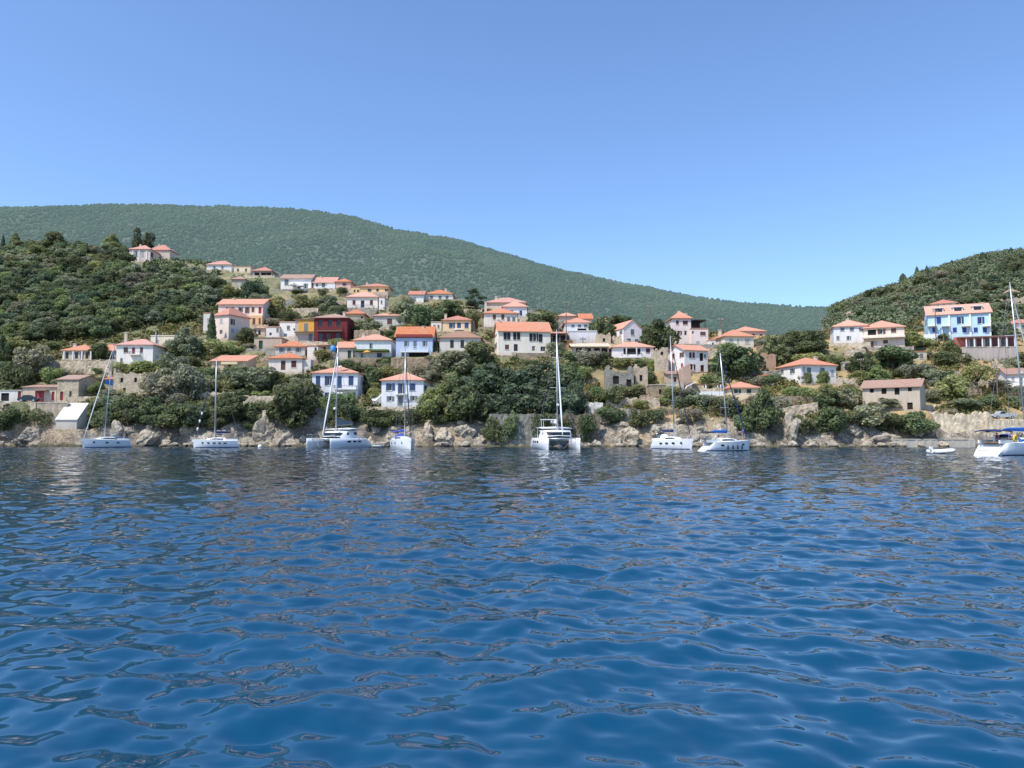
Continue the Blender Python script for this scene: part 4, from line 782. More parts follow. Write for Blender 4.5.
def mountain_wood():
    V, Fq = ico(1); n = 76000
    px = RNG.uniform(-220, 900, n); t = RNG.uniform(0.05, 1.0, n) ** 0.8
    Y = MY0 + (MY1 - MY0) * t; X = (px - 512) / F * CP * Y
    ok = (px < 860); X, Y = X[ok], Y[ok]; n = len(X)
    keep = fbm(X / 90, Y / 130, 44, 3) > RNG.uniform(-.5, -.05, n); X, Y = X[keep], Y[keep]; n = len(X)
    Z = mountain_h(X, Y); s = RNG.uniform(1.2, 2.8, n) * (0.75 + 0.45 * (Y - MY0) / (MY1 - MY0))
    jit = RNG.normal(1, 0.16, (n, len(V), 1)); sc = np.stack([s * RNG.uniform(.85, 1.3, n), s, s * RNG.uniform(.7, 1.25, n)], -1)
    A = V[None] * jit * sc[:, None] + np.stack([X, Y, Z + s * .35], -1)[:, None]
    FF = Fq[None] + (np.arange(n) * len(V))[:, None, None]
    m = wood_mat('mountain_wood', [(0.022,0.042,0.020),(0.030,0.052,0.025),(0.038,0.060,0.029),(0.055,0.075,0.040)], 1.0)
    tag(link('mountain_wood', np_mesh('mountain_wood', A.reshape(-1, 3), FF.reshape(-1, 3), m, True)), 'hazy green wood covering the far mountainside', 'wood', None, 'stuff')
mountain_wood()
# ------------------------------------------------------------------ leaf geometry
def leaves(P, Nrm, size, rng):
    """quads bent like small sprays, one per point"""
    n = len(P); Nrm = Nrm / np.maximum(np.linalg.norm(Nrm, axis=1, keepdims=True), 1e-6)
    t = rng.normal(size=(n, 3)); t -= Nrm * (t * Nrm).sum(1, keepdims=True); t /= np.maximum(np.linalg.norm(t, axis=1, keepdims=True), 1e-6)
    b = np.cross(Nrm, t); s = size * rng.uniform(.6, 1.35, n)[:, None]; w = rng.uniform(.5, .95, n)[:, None]
    k = (rng.uniform(-.35, .35, n))[:, None]
    Q = np.stack([P - t * s, P - b * s * w + Nrm * s * k, P + t * s * rng.uniform(.7, 1.2, n)[:, None], P + b * s * w + Nrm * s * k * .5], 1)
    return Q.reshape(-1, 3), np.arange(4 * n).reshape(-1, 4)
def crown(seed, kind, n=2600):
    rng = np.random.default_rng(seed)
    if kind == 'cypress':
        z = rng.uniform(0.03, 1, n) ; rad = 0.5 * np.minimum(1, (z / .18) ** .6) * (1 - z ** 2.2) ** .7 * (1 + .22 * np.sin(z * 37 + seed) * rng.uniform(0,1,n))
        a = rng.uniform(0, 2*np.pi, n); q = rng.uniform(.75, 1.06, n)
        P = np.stack([rad*np.cos(a)*q, rad*np.sin(a)*q, z], 1); Nr = np.stack([np.cos(a), np.sin(a), 0.5 + 0*a], 1) + rng.normal(0, .5, (n,3))
        return leaves(P, Nr, 0.046, rng)
    if kind == 'pine':
        L = []
        for k in range(16):
            z = rng.uniform(.35, .97); rr = .5 * (1.08 - abs(z - .55) * 1.35) * rng.uniform(.5, 1); a = rng.uniform(0, 2*np.pi)
            L.append((rr*np.cos(a)*.8, rr*np.sin(a)*.8, z, rng.uniform(.13,.22), .34))
    elif kind == 'bush':
        L = [(rng.uniform(-.28,.28), rng.uniform(-.28,.28), rng.uniform(.18,.62), rng.uniform(.16,.30), .95) for k in range(10)]
    elif kind == 'loose':
        L = []
        for k in range(22):
            a = rng.uniform(0, 2*np.pi); rr = .38 * math.sqrt(rng.uniform(0,1)); L.append((rr*np.cos(a), rr*np.sin(a), .42 + .42*rng.uniform(0,1)*(1 - rr), rng.uniform(.08,.15), .8))
    else:
        L = []
        for k in range(20):
            a = rng.uniform(0, 2*np.pi); u = rng.uniform(0, 1); rr = .36 * math.sqrt(u)
            zz = .12 + rng.uniform(0, .68) * (1.12 - rr * 1.5); L.append((rr*np.cos(a), rr*np.sin(a), zz, rng.uniform(.12,.21), .85))
    L = np.array(L); k = rng.choice(len(L), n, p=L[:,3]**2 / (L[:,3]**2).sum())
    d = rng.normal(size=(n, 3)); d[:,2] += .25; d /= np.linalg.norm(d, axis=1, keepdims=True)
    q = rng.uniform(.62, 1.08, n)[:, None] if kind != 'loose' else rng.uniform(.3, 1.15, n)[:, None]
    P = L[k, :3] + d * L[k, 3:4] * q * np.stack([np.ones(n), np.ones(n), L[k,4]], 1)
    P[:,2] = np.clip(P[:,2], 0.01, 1.02)
    return leaves(P, d + rng.normal(0, .55, (n,3)) + np.array([0,0,.25]), {'bush': .042, 'loose': .026, 'pine': .034}.get(kind, .036), rng)
def trunk_mesh(seed):
    rr = random.Random(seed); mb = MB(); top = (rr.uniform(-.05,.05), rr.uniform(-.05,.05), .5)
    mb.tube([(0,0,-.12),(rr.uniform(-.02,.02),0,.15),(top[0]*.6,top[1]*.6,.34),top], [.05,.036,.028,.016], 7)
    for k in range(6):
        a = k * 1.05 + rr.uniform(-.3,.3); z = rr.uniform(.2,.42); e = rr.uniform(.2,.34)
        mb.tube([(0,0,z),(e*.5*math.cos(a), e*.5*math.sin(a), z+.14),(e*math.cos(a), e*math.sin(a), z+.3)], [.02,.013,.006], 5)
    me = bpy.data.meshes.new('trunk'); me.from_pydata(mb.v, [], mb.f); me.materials.append(BARK); me.polygons.foreach_set('use_smooth', [True]*len(me.polygons)); return me
CR = {}
for kind, cnt, nl in (('oak', 6, 3000), ('bush', 4, 1700), ('cypress', 2, 2900), ('pine', 2, 2200), ('loose', 2, 1500)):
    CR[kind] = []
    for k in range(cnt):
        V, Fq = crown(hash((kind == 'oak') * 3 + len(kind) * 7) % 97 + k * 31, kind, nl); CR[kind].append(np_mesh('crown', V, Fq, LEAF))
TRK = [trunk_mesh(k) for k in range(4)]
TONE = {'d': (0.125,0.158,0.086), 'm': (0.16,0.198,0.108), 'o': (0.24,0.265,0.185), 'y': (0.29,0.305,0.145), 'g': (0.27,0.27,0.212), 'l': (0.225,0.275,0.125), 'b': (0.115,0.155,0.104)}
_tn = 0
def tree(px, base, w, h, kind='oak', tone='m', label=None, name=None, group=None, Y=None, cat=None, world=None):
    global _tn
    _tn += 1; rr = random.Random(_tn * 97 + 5)
    if world: x, y, wm, hm = world
    else:
        Yd = (Y if Y else hitY(px, base)); p = at(px, base, Yd); x, y = p.x, Yd; wm, hm = w * Yd / F, h * Yd / F
    z = gz(x, y) - 0.05
    if not world:                              # keep the top where it shows: the ground may lie a little off
        top = zat(base - h, y); hm = max(hm * .7, top - z)
    name = name or {'oak': 'tree', 'bush': 'shrub', 'cypress': 'cypress', 'pine': 'pine_tree', 'loose': 'tree'}[kind]
    root = empty(name, (x, y, z), rr.uniform(0, 6.28), label, cat or name.replace('_', ' '), group); root.scale = (wm * 1.22, wm * 1.22, hm * 1.04)
    if kind != 'bush':
        t = link('trunk', TRK[_tn % 4], root)
        if kind == 'cypress': t.scale = (.6, .6, .5)
    c = link('crown', rr.choice(CR[kind]), root)
    b = TONE[tone]; v = rr.uniform(.88, 1.42); c.color = (b[0]*v*rr.uniform(.92,1.1), b[1]*v, b[2]*v, 1)
    return root
T = tree
# ---- trees and shrubs one can tell apart, shore first
T(12,431,38,30,'oak','d','dark spreading tree on the rocks at the far left shore'); T(30,430,22,27,'bush','d','dark dense shrub beside the far left shore tree'); T(46,429,22,22,'bush','m','grey-green shrub against the plastered quay wall')
T(33,381,34,46,'oak','o','broad grey-green olive left of the loggia house'); T(12,392,34,44,'oak','d','dark tree at the left edge above the white store'); T(14,358,26,26,'oak','y','sunny yellow-green tree at the left edge'); T(2,362,14,30,'oak','m','mid-green tree cut by the left picture edge')
T(98,362,20,25,'oak','d','dark tree growing between the loggia house and the white red-roofed house'); T(55,350,16,10,'bush','m','low shrub behind the loggia roof')
T(128,374,22,14,'bush','l','light green shrub beneath the white red-roofed house'); T(147,374,26,16,'bush','l','spreading light green shrub above the square ruin'); T(166,372,24,14,'bush','m','mid-green shrub right of the square ruin')
T(160,404,36,40,'oak','g','bare grey-green tree right of the square ruin'); T(188,404,30,44,'oak','g','bare grey-green tree below the ochre bank'); T(176,388,30,30,'oak','o','dusty olive above the bare grey-green trees'); T(175,377,26,26,'bush','o','rounded olive shrub left of the ochre bank')
T(129,424,28,34,'oak','d','dark tree in front of the square ruin'); T(150,430,34,36,'oak','d','dark oak on the rocks right of the first sailboat'); T(176,432,36,38,'oak','d','darkest oak on the rocks left of the second sailboat'); T(196,430,24,34,'oak','b','dark tree right behind the forestay of the second sailboat'); T(101,432,20,24,'bush','m','tangled shrub behind the first sailboat'); T(112,424,22,24,'oak','m','small tree behind the stern of the first sailboat')
T(136,408,18,20,'oak','d','small dark tree against the foot of the square ruin')
T(183,358,26,34,'oak','o','olive tree below the cream flat-roofed building'); T(197,352,18,20,'oak','m','green tree at the foot of the cypress'); T(172,352,18,14,'bush','m','shrub at the foot of the cream flat-roofed building')
T(211.3,346,7.6,33,'cypress','d','tall slim cypress beside the pinkish narrow house'); T(221,354,24,17,'bush','y','olive-yellow shrub in front of the pinkish narrow house'); T(237,354,14,9,'bush','l','small pale shrub right of the olive-yellow shrub'); T(246.5,341,19,18,'oak','d','round dark tree in front of the long pink house'); T(247,350,16,8,'bush','g','grey shrub under the round dark tree')
T(252,391,46,34,'oak','o','big pale olive tree in front of the long low orange-roofed house'); T(237,389,26,26,'oak','m','green tree left of the big pale olive'); T(295,428,46,56,'oak','d','dark spreading oak above the grey retaining wall'); T(283,402,24,26,'oak','d','left limb-like dark oak crowding the spreading oak'); T(309,405,24,26,'oak','d','dark oak behind the spreading oak, right side')
T(203,398,28,24,'bush','o','dusty shrub under the ochre bank'); T(222,398,24,22,'bush','y','yellowish shrub left of the second sailboat mast top'); T(215,426,26,34,'oak','m','mid-green tree behind the second sailboat mast'); T(238,427,38,34,'oak','d','dark tree mass right of the second sailboat mast'); T(226,410,26,20,'oak','m','green tree above the second sailboat boom'); T(252,424,20,26,'bush','d','dark shrub over the cave right of the second sailboat'); T(261,399,13,10,'bush','l','small round yellow-green bush on the pale stone wall'); T(267,412,16,14,'bush','m','green bush hanging over the pale stone wall'); T(209,381,20,18,'bush','m','leafy shrub against the yellowish wall')
T(347,426,22,28,'bush','d','dark shrub below the left white blue-shuttered house'); T(356,424,20,22,'bush','m','green shrub beneath the white garden stairs'); T(372,429,28,27,'oak','d','dark tree behind the left catamaran stern'); T(392,427,28,24,'oak','d','dark tree below the grey-blue shuttered house'); T(410,426,24,20,'bush','d','dark shrub behind the bow-on sailboat'); T(331,424,16,22,'bush','m','green shrub behind the left catamaran mast')
T(371,386,26,26,'oak','m','mid-green tree between the two white blue-shuttered houses'); T(388,384,22,22,'oak','y','yellow-green tree above the grey-blue shuttered house'); T(360,374,16,14,'bush','o','olive shrub behind the left white house roof'); T(375,396,14,10,'bush','l','light green shrub at the top of the white stairs')
T(324,361,18,14,'bush','y','yellowish shrub beside the blue flag'); T(336,347,14,10,'bush','y','yellow shrub at the foot of the dark red house')
T(454,378,40,32,'oak','o','large grey-green olive below the grey-white cottage'); T(478,365,28,28,'oak','d','dark leafy tree left of the large cream-white house'); T(438,350,18,12,'bush','m','shrub right of the sky blue two-storey house'); T(441,424,36,44,'oak','l','light green oak left of the dark oaks'); T(452,404,34,30,'oak','m','mid-green oak behind the light green oak'); T(430,416,22,32,'oak','o','olive-toned tree at the left end of the oak mass')
for a in ((471,424,40,46),(492,402,42,42),(500,424,40,40),(520,406,46,48),(544,404,40,46),(565,402,40,46),(530,422,44,40),(556,424,44,42),(576,420,26,44),(480,400,36,36)):
    T(*a,'oak','d' if a[0] % 2 else 'b','large dark evergreen oak in the mass above the central quay', 'oak_tree', 'evergreen oaks above the central quay', cat='oak tree')
T(556,354,22,17,'oak','o','grey olive in front of the open porch'); T(588,368,26,20,'bush','g','greyish flowering shrub below the tan-roofed shelter'); T(573,366,18,16,'bush','m','green shrub left of the greyish flowering shrub'); T(606,368,16,22,'oak','d','dark tree right of the tan-roofed shelter'); T(625,369,22,12,'bush','l','bright shrub under the recessed balcony'); T(650,366,16,10,'bush','l','light green bush right of the recessed balcony house'); T(640,368,14,10,'bush','m','leafy bush beneath the white balcony column')
T(604,406,20,20,'bush','m','green bush on the dry slope right of the oaks'); T(618,406,20,22,'oak','m','small green tree beside the overgrown ruin'); T(597,400,14,16,'bush','l','light bush at the edge of the oaks'); T(584,380,16,16,'bush','l','light shrub on the dry grassy slope'); T(640,430,20,28,'oak','d','dark ivy-like tree on the rubble wall'); T(640,410,16,12,'bush','y','yellow-topped bush over the dark ivy-like tree'); T(655,424,18,18,'bush','m','shrub behind the white sailboat with grey hood'); T(630,398,26,16,'bush','m','ivy-like shrub inside the overgrown ruin'); T(652,380,14,14,'bush','m','bush right of the tall narrow ruin')
T(738,380,46,40,'oak','d','largest dark oak right of the white maroon-windowed house'); T(722,374,22,30,'oak','l','yellow-green tree left of the largest dark oak'); T(756,376,22,26,'oak','m','green tree right of the largest dark oak'); T(772,359,32,26,'oak','m','broad green tree above the brick-brown ruin'); T(795,356,34,30,'oak','d','broad dark tree on the valley ridge'); T(812,354,28,28,'oak','d','dark tree at the right end of the valley ridge'); T(802,363,32,13,'bush','l','light hedge-like shrub above the white villa'); T(834,364,18,16,'oak','l','bright green tree right of the white villa roof')
T(763,436,32,52,'oak','d','tall dark tree right of the small cream cottage'); T(742,434,20,28,'oak','m','green tree behind the blue-covered boom'); T(768,386,18,14,'bush','m','green bush beside the brick-brown ruin'); T(796,399,26,14,'bush','l','clipped green hedge on the brown garden wall'); T(826,412,24,26,'oak','m','green tree below the white villa'); T(846,410,26,24,'oak','o','olive tree above the concrete path'); T(836,436,34,34,'oak','d','dark green rounded tree on the shore left of the concrete path'); T(808,436,22,22,'bush','m','scrubby bush beside the tawny cliff'); T(714,386,26,16,'bush','y','vine-like yellow-green shrub over the garden pergola'); T(709,411,13,13,'bush','d','small dark bush by the white block wall'); T(806,384,12,14,'oak','m','small tree before the glazed corner bay'); T(823,384,13,16,'oak','l','small light tree before the white villa')
T(893,370,42,28,'oak','m','large rounded green tree below the broad pinkish house'); T(861,376,24,26,'oak','d','dark tree left of the large rounded green tree'); T(877,382,24,18,'oak','l','light green tree below the large rounded green tree'); T(915,380,24,18,'bush','g','grey-green shrub below the little cream hut'); T(931,384,20,18,'oak','o','olive tree left of the olive-yellow tree'); T(951,400,28,34,'oak','y','olive-yellow tree on the dry terrace'); T(978,396,34,38,'loose','y','loose yellowish tree with visible branches on the dry terrace'); T(985,409,18,16,'bush','m','rounded green shrub on the rubble embankment'); T(960,410,30,12,'bush','o','low hedge along the embankment top'); T(853,404,22,20,'bush','m','shrub left of the derelict stone house')
T(868,430,36,32,'oak','o','grey-olive tree in front of the derelict stone house'); T(885,416,28,20,'oak','o','olive foliage before the derelict house wall'); T(918,437,36,28,'oak','m','green tree right of the derelict stone house front'); T(894,436,28,26,'oak','d','dark tree between the two shore olives'); T(950,365,30,15,'bush','m','leafy bushes below the sky blue dormer house'); T(913,348,20,18,'oak','l','light green tree right of the broad pinkish house'); T(940,342,16,9,'bush','m','hedge before the blue shutters, left'); T(962,341,20,9,'bush','m','hedge before the blue shutters, centre'); T(982,340,10,6,'bush','d','small round hedge before the blue shutters, right'); T(1009,374,18,22,'oak','o','olive tree above the white tan-roofed house'); T(1003,338,24,22,'oak','o','pale olive tree right of the sky blue dormer house'); T(995,336,5,21,'cypress','d','small cypress right of the sky blue dormer house'); T(1006,404,10,10,'bush','m','bush beside the utility pole on the right slope'); T(950,419,13,12,'bush','g','grey bush hanging over the embankment')
T(928,346,20,9,'bush','l','low light hedge above the little cream hut'); T(852,342,14,14,'oak','m','tree left of the broad pinkish house'); T(1018,398,14,14,'bush','o','olive shrub by the stepped path')
T(278,317,28,26,'oak','l','yellow-green tree right of the long pink house'); T(308,308,22,15,'bush','y','yellowish shrub below the ridge terrace'); T(328,311,20,18,'oak','o','olive tree below the outside stair house'); T(252,300,18,26,'oak','b','grey-green tree below the shaded porch house'); T(296,294,12,6,'bush','m','low bush under the ridge terrace parasols'); T(344,296,12,10,'bush','d','dark bush in front of the small pink house'); T(290,322,18,14,'bush','m','bush above the white plastered house'); T(262,296,14,14,'oak','m','tree under the shaded porch house, right'); T(337,318,16,14,'bush','o','shrub above the dark red house')
T(406,324,36,26,'oak','o','broad olive-green tree behind the grey stone house'); T(426,326,34,26,'oak','m','broad green tree in front of the dark-tree ridge house'); T(449,318,26,20,'oak','d','dark tree below the dark-tree ridge house'); T(475,312,20,22,'pine','b','dark conifer left of the central hilltop cluster'); T(473,322,16,16,'oak','m','tree under the dark conifer'); T(366,334,26,18,'oak','o','bare-twigged tree right of the dark red house'); T(413,293,12,8,'bush','d','dark bush behind the white-gabled house'); T(395,322,16,12,'bush','l','light bush right of the white balcony house'); T(541,327,30,19,'oak','d','dark tree right of the central hilltop cluster'); T(548,330,18,10,'bush','o','olive bush before the dark tree right of the cluster'); T(604,336,26,26,'oak','d','dark tree between the blue-marked house and the white gabled house'); T(618,326,22,14,'oak','m','tree behind the white gabled house'); T(660,352,34,36,'oak','d','big dark tree left of the tall pink house'); T(645,338,16,16,'oak','m','small tree right of the white gabled house'); T(670,342,14,20,'oak','d','dark tree touching the tall pink house')
T(144,250,21,33,'oak','b','tall rounded dark tree behind the hilltop villa'); T(112,250,16,18,'oak','l','light-topped tree left of the hilltop villa'); T(2.5,256,4,20,'cypress','b','single cypress on the left skyline'); T(30,256,30,18,'oak','m','broad tree on the left skyline'); T(15,252,10,18,'cypress','m','pointed tree on the left skyline'); T(60,258,18,18,'oak','m','round tree on the left skyline')
for a_ in _ivy: T(*a_, 'bush', 'dmd'[a_[0] % 3], 'dark ivy clump hanging over the central quay wall', 'ivy_shrub', 'ivy on the central quay wall', Y=150.3, cat='shrub')
# ---- the wood on the left hill
inside = []
cand = 0
sky_l = np.array([(-60,236),(0,241),(20,238),(45,236),(70,243),(100,241),(118,238),(127,262),(150,266),(172,262),(186,262),(206,272),(232,286),(252,288),(262,296)], float)
bot_l = np.array([(-60,352),(0,350),(60,340),(100,338),(130,330),(150,326),(190,322),(205,312),(215,300),(262,302)], float)
rw = random.Random(3)
while len(inside) < 290 and cand < 6000:
    cand += 1
    px = rw.uniform(-40, 232); t0 = np.interp(px, sky_l[:,0], sky_l[:,1]) + 14; b0 = np.interp(px, bot_l[:,0], bot_l[:,1])
    if b0 < t0: continue
    py = rw.uniform(t0, b0); md = 6.6
    if any((px - a)**2 + ((py - b) * 1.5)**2 < md**2 for a, b in inside): continue
    if 126 < px < 172 and py < 270 and py > 243: 
        if rw.random() < .8: continue
    inside.append((px, py))
inside.sort(key=lambda q: q[1])
for px, py in inside:
    s = rw.uniform(16, 26); tn = rw.choices('dmoylgb', (4, 5, 3, .8, 1.5, 1, 3))[0]
    T(px, py, s, s * rw.uniform(.7, 1.0), 'oak', tn, 'evergreen tree crown packed into the wood on the left hillside', 'woodland_tree', 'trees of the wood on the left hillside', cat='tree')
# ---- right hill: cypresses and larger trees apart, the rest one mass
for k, (px, base, h) in enumerate(((903,281,10),(917,274,10),(927,276,14),(983,262,13),(952,266,8),(1011,254,9),(974,276,22),(950,282,20),(958,286,18),(1004,275,22),(998,276,16),(976,296,24),(965,290,18),(940,290,14),(992,262,9),(1020,270,16))):
    T(px, base, 3.2 if k % 3 else 6, h * .72, 'cypress', 'b', 'dark pointed conifer rising from the scrub of the right hill', 'conifer', 'conifers on the right hill', cat='conifer')
rw2 = random.Random(9); n_r = 0; rp = []
while n_r < 110:
    px = rw2.uniform(826, 1050); t0 = np.interp(px, _rr[:,0], _rr[:,1]) + 6
    b0 = np.interp(px, [826, 850, 870, 930, 1000, 1050], [330, 318, 322, 318, 318, 330])
    if b0 <= t0: continue
    py = rw2.uniform(t0, b0)
    if any((px - a)**2 + ((py - b) * 1.6)**2 < 60 for a, b in rp): n_r += 0.02; continue
    rp.append((px, py)); n_r += 1
for px, py in rp:
    s = rw2.uniform(9, 17); T(px, py, s, s * rw2.uniform(.65, .95), 'oak', rw2.choices('dmogb', (3, 4, 4, 1, 3))[0], 'rounded scrub tree on the slope of the right hill', 'hill_tree', 'scrub trees on the right hill', cat='tree')
# ---- small shrubs: along the rocks, and between the houses
def free(x, y, m=.6):
    for (cx, cy, r, x0, x1, y0, y1, pz, bl) in PADS:
        dx, dy = x - cx, y - cy; c, s = math.cos(r), math.sin(r); u = dx*c + dy*s; v = -dx*s + dy*c
        if x0 - m < u < x1 + m and y0 - 1.6 < v < y1 + .3: return False
    return True
rs = random.Random(31); n_ = 0
while n_ < 95:
    px = rs.uniform(-25, 900)
    if 486 < px < 606: continue
    Yd = float(shoreY(px)) + rs.uniform(2.8, 11); x = (px - 512) / F * CP * Yd
    if not free(x, Yd) or 841 < px < 868 or 40 < px < 82 or (px > 590 and rs.random() < .5): continue
    w_ = rs.uniform(1.8, 5.2); n_ += 1
    T(0,0,0,0,'bush', rs.choice('ddmmog'), 'scrubby evergreen shrub clinging to the rocks above the waterline', 'shore_shrub', 'shrubs on the shore rocks', cat='shrub', world=(x, Yd, w_, w_ * rs.uniform(.6, .95)))
n_ = 0
while n_ < 240:
    px = rs.uniform(-20, 1050); py = rs.uniform(296, 408); 
    if py < np.interp(px, _rg[:,0], _rg[:,1]) + 6 or (px < 200 and py < 352): continue
    Yd = hitY(px, py); x = ray(px, py)[0] * Yd
    if not free(x, Yd) or (px > 590 and rs.random() < .62) or (838 < px < 870 and py > 400): continue
    w_ = rs.uniform(1.8, 4.6); n_ += 1
    T(0,0,0,0,'bush' if rs.random() < .7 else 'oak', rs.choice('ddmmoylg'), 'leafy shrub growing wild on the slope between the village houses', 'slope_shrub', 'shrubs between the houses', cat='shrub', world=(x, Yd, w_, w_ * rs.uniform(.6, 1.0)))
def scatter_clumps(n, region, size, per, cols, name, label, seed, lf=.3):
    rng = np.random.default_rng(seed); px, Y = region(rng, n); X = (px - 512) / F * CP * Y
    keep = np.ones(len(X), bool)
    for (cx, cy, r, x0, x1, y0, y1, pz, bl) in PADS:
        c, s = math.cos(r), math.sin(r); u = (X - cx) * c + (Y - cy) * s; v = -(X - cx) * s + (Y - cy) * c
        keep &= ~((u > x0 - .8) & (u < x1 + .8) & (v > y0 - 1.2) & (v < y1 + .5))
    X, Y = X[keep], Y[keep]; n = len(X); Z = ground(X, Y)
    s = rng.uniform(*size, n); d = rng.normal(size=(n, per, 3)); d[..., 2] = np.abs(d[..., 2]) ; d /= np.linalg.norm(d, axis=2, keepdims=True)
    q = rng.uniform(.55, 1.05, (n, per, 1)); lump = 1 + .3 * np.sin(d * 5 + rng.uniform(0, 6, (n, 1, 3))).sum(2, keepdims=True) * .5
    P = d * q * lump * s[:, None, None] * np.array([1, 1, .85]) + np.stack([X, Y, Z - .1 * s], -1)[:, None]
    V, Fq = leaves(P.reshape(-1, 3), (d + rng.normal(0, .5, d.shape)).reshape(-1, 3), lf * np.repeat(s, per)[:, None].clip(.5, 3)[:, 0].mean() * 1.0, rng)
    tag(link(name, np_mesh(name, V, Fq, wood_mat(name, cols))), label, 'wood' if 'wood' in name else 'undergrowth', None, 'stuff')
def reg_right(rng, n):
    px = rng.uniform(800, 1190, n); t = rng.uniform(0, 1, n) ** .8; Y = shoreY(px) + 72 + (485 - shoreY(px) - 72) * t
    k = px > 835 - 0 * t; return px[k], Y[k]
scatter_clumps(3600, reg_right, (1.3, 3.4), 90, [(0.085,0.118,0.070),(0.115,0.15,0.085),(0.15,0.185,0.11),(0.20,0.22,0.145)], 'hillside_wood', 'low scrub wood covering the right hill between the trees', 5, .20)
def reg_village(rng, n):
    px = rng.uniform(-150, 1180, n); t = rng.uniform(0, 1, n); Y = shoreY(px) + 7 + 85 * t ** 1.2
    p = fbm((px - 512) / F * Y / 10, Y / 10, 77, 3); k = p > rng.uniform(-.40, .12, n) + np.where((px > 590) & (Y < shoreY(px) + 50), .16, 0); return px[k], Y[k]
scatter_clumps(17000, reg_village, (.45, 1.7), 44, [(0.075,0.095,0.034),(0.11,0.13,0.045),(0.17,0.165,0.065),(0.25,0.205,0.09),(0.09,0.12,0.045)], 'undergrowth', 'low weeds and bushes covering the slope between the houses', 6, .24)
def reg_leftwood(rng, n):
    px = rng.uniform(-200, 262, n); Y = rng.uniform(225, 325, n); return px, Y
scatter_clumps(1500, reg_leftwood, (1.2, 2.6), 60, [(0.10,0.14,0.07),(0.15,0.19,0.095),(0.21,0.235,0.13)], 'wood_undergrowth', 'scrub filling the ground under the left hillside wood', 8, .22)
# ------------------------------------------------------------------ boulders
def rock_mesh(seed):
    rng = np.random.default_rng(seed); V, Fq = ico(4); V = V.copy()
    Pn = rng.normal(size=(20, 3)); Pn /= np.linalg.norm(Pn, axis=1, keepdims=True); dk = rng.uniform(.5, 1.0, 20)
    dots = V @ Pn.T; rad = np.min(np.where(dots > .05, dk / np.maximum(dots, .05), 9), 1).clip(.3, 1.25)
    rad *= 1 + .55 * fbm(V[:,0]*2.5 + V[:,2]*2.1 + seed, V[:,1]*2.5 - V[:,2]*1.7, seed, 5) - .5 * np.maximum(0, .06 - np.abs(fbm(V[:,0]*1.7 + V[:,2] + 9, V[:,1]*1.7 + V[:,2]*1.4, seed + 3, 4)))*4
    return np_mesh('boulder', V * rad[:, None], Fq, ROCK, False)
def rock_mat():
    m, nt, b = new_mat('shore_rock'); geo = N(nt, 'ShaderNodeNewGeometry'); pos = geo.outputs['Position']; oi = N(nt, 'ShaderNodeObjectInfo')
    n1 = noise(nt, .9, 6, pos, .7); n2 = noise(nt, 4, 4, pos, .7)
    c = mixc(nt, oi.outputs['Random'], (0.50,0.42,0.31), (0.33,0.295,0.245)); c = mixc(nt, ramp(nt, n1.outputs[0], .46, .62), c, (0.21,0.175,0.135)); c = mixc(nt, ramp(nt, n2.outputs[0], .55, .75), c, (0.56,0.48,0.37))
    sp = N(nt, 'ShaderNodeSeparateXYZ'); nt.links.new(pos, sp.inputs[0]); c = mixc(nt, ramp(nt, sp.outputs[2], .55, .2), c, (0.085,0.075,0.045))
    nt.links.new(c, b.inputs['Base Color']); b.inputs['Roughness'].default_value = .95; bump(nt, b, n1.outputs[0], .8, .4); return m
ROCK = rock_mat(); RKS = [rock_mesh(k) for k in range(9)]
rk = random.Random(21)
for k in range(270):
    px = rk.uniform(-30, 1054)
    if 492 < px < 588 and rk.random() < .9: continue
    if 900 < px and rk.random() < .55: continue
    row_ = rk.random(); Y = float(shoreY(px)) + (-2.2 + rk.uniform(-.8, 1) if row_ < .5 else rk.uniform(0, 5)); x = (px - 512) / F * CP * Y
    s = rk.uniform(.4, 1.15) * (1.5 if rk.random() < .15 else 1)
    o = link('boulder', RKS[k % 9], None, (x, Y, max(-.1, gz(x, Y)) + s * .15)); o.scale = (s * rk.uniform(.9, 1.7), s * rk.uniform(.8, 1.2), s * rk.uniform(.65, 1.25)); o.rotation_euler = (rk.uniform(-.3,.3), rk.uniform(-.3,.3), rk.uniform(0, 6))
    tag(o, 'pale weathered boulder among the rocks along the waterline', 'boulder', 'boulders along the waterline')
for (px, w, h, lab) in ((268, 28, 32, 'tall pale rock stack standing in the water right of the second sailboat'), (290, 26, 22, 'rugged grey rock left of the left catamaran'), (443, 30, 26, 'tawny rock slope right of the bow-on sailboat'), (426, 18, 30, 'sunlit tawny rock leaning below the light green oak'), (660, 16, 18, 'whitish rock behind the white sailboat with grey hood'), (630, 30, 26, 'whitish broken rock left of the white sailboat with grey hood'), (790, 26, 34, 'orange cliff rock right of the tall dark tree'), (695, 22, 26, 'tawny rock bank between the two right-hand sailboats'), (30, 36, 24, 'broad pale rock under the far left shore tree'), (150, 34, 24, 'pale rock under the darkest oaks'), (118, 26, 26, 'pale rock slab behind the first sailboat'), (62, 26, 16, 'pale rock at the foot of the boathouse'), (882, 40, 20, 'pale layered rock under the shore olives')):
    Y = float(shoreY(px)) + 1.5; p = at(px, 447, Y); o = link('boulder', RKS[px % 9], None, (p.x, Y, h * Y / F * .35)); o.scale = (w * Y / F * .44, w * Y / F * .4, h * Y / F * .5); o.rotation_euler = (0, .15, px * 1.7); tag(o, lab, 'rock', 'large rocks along the shore')
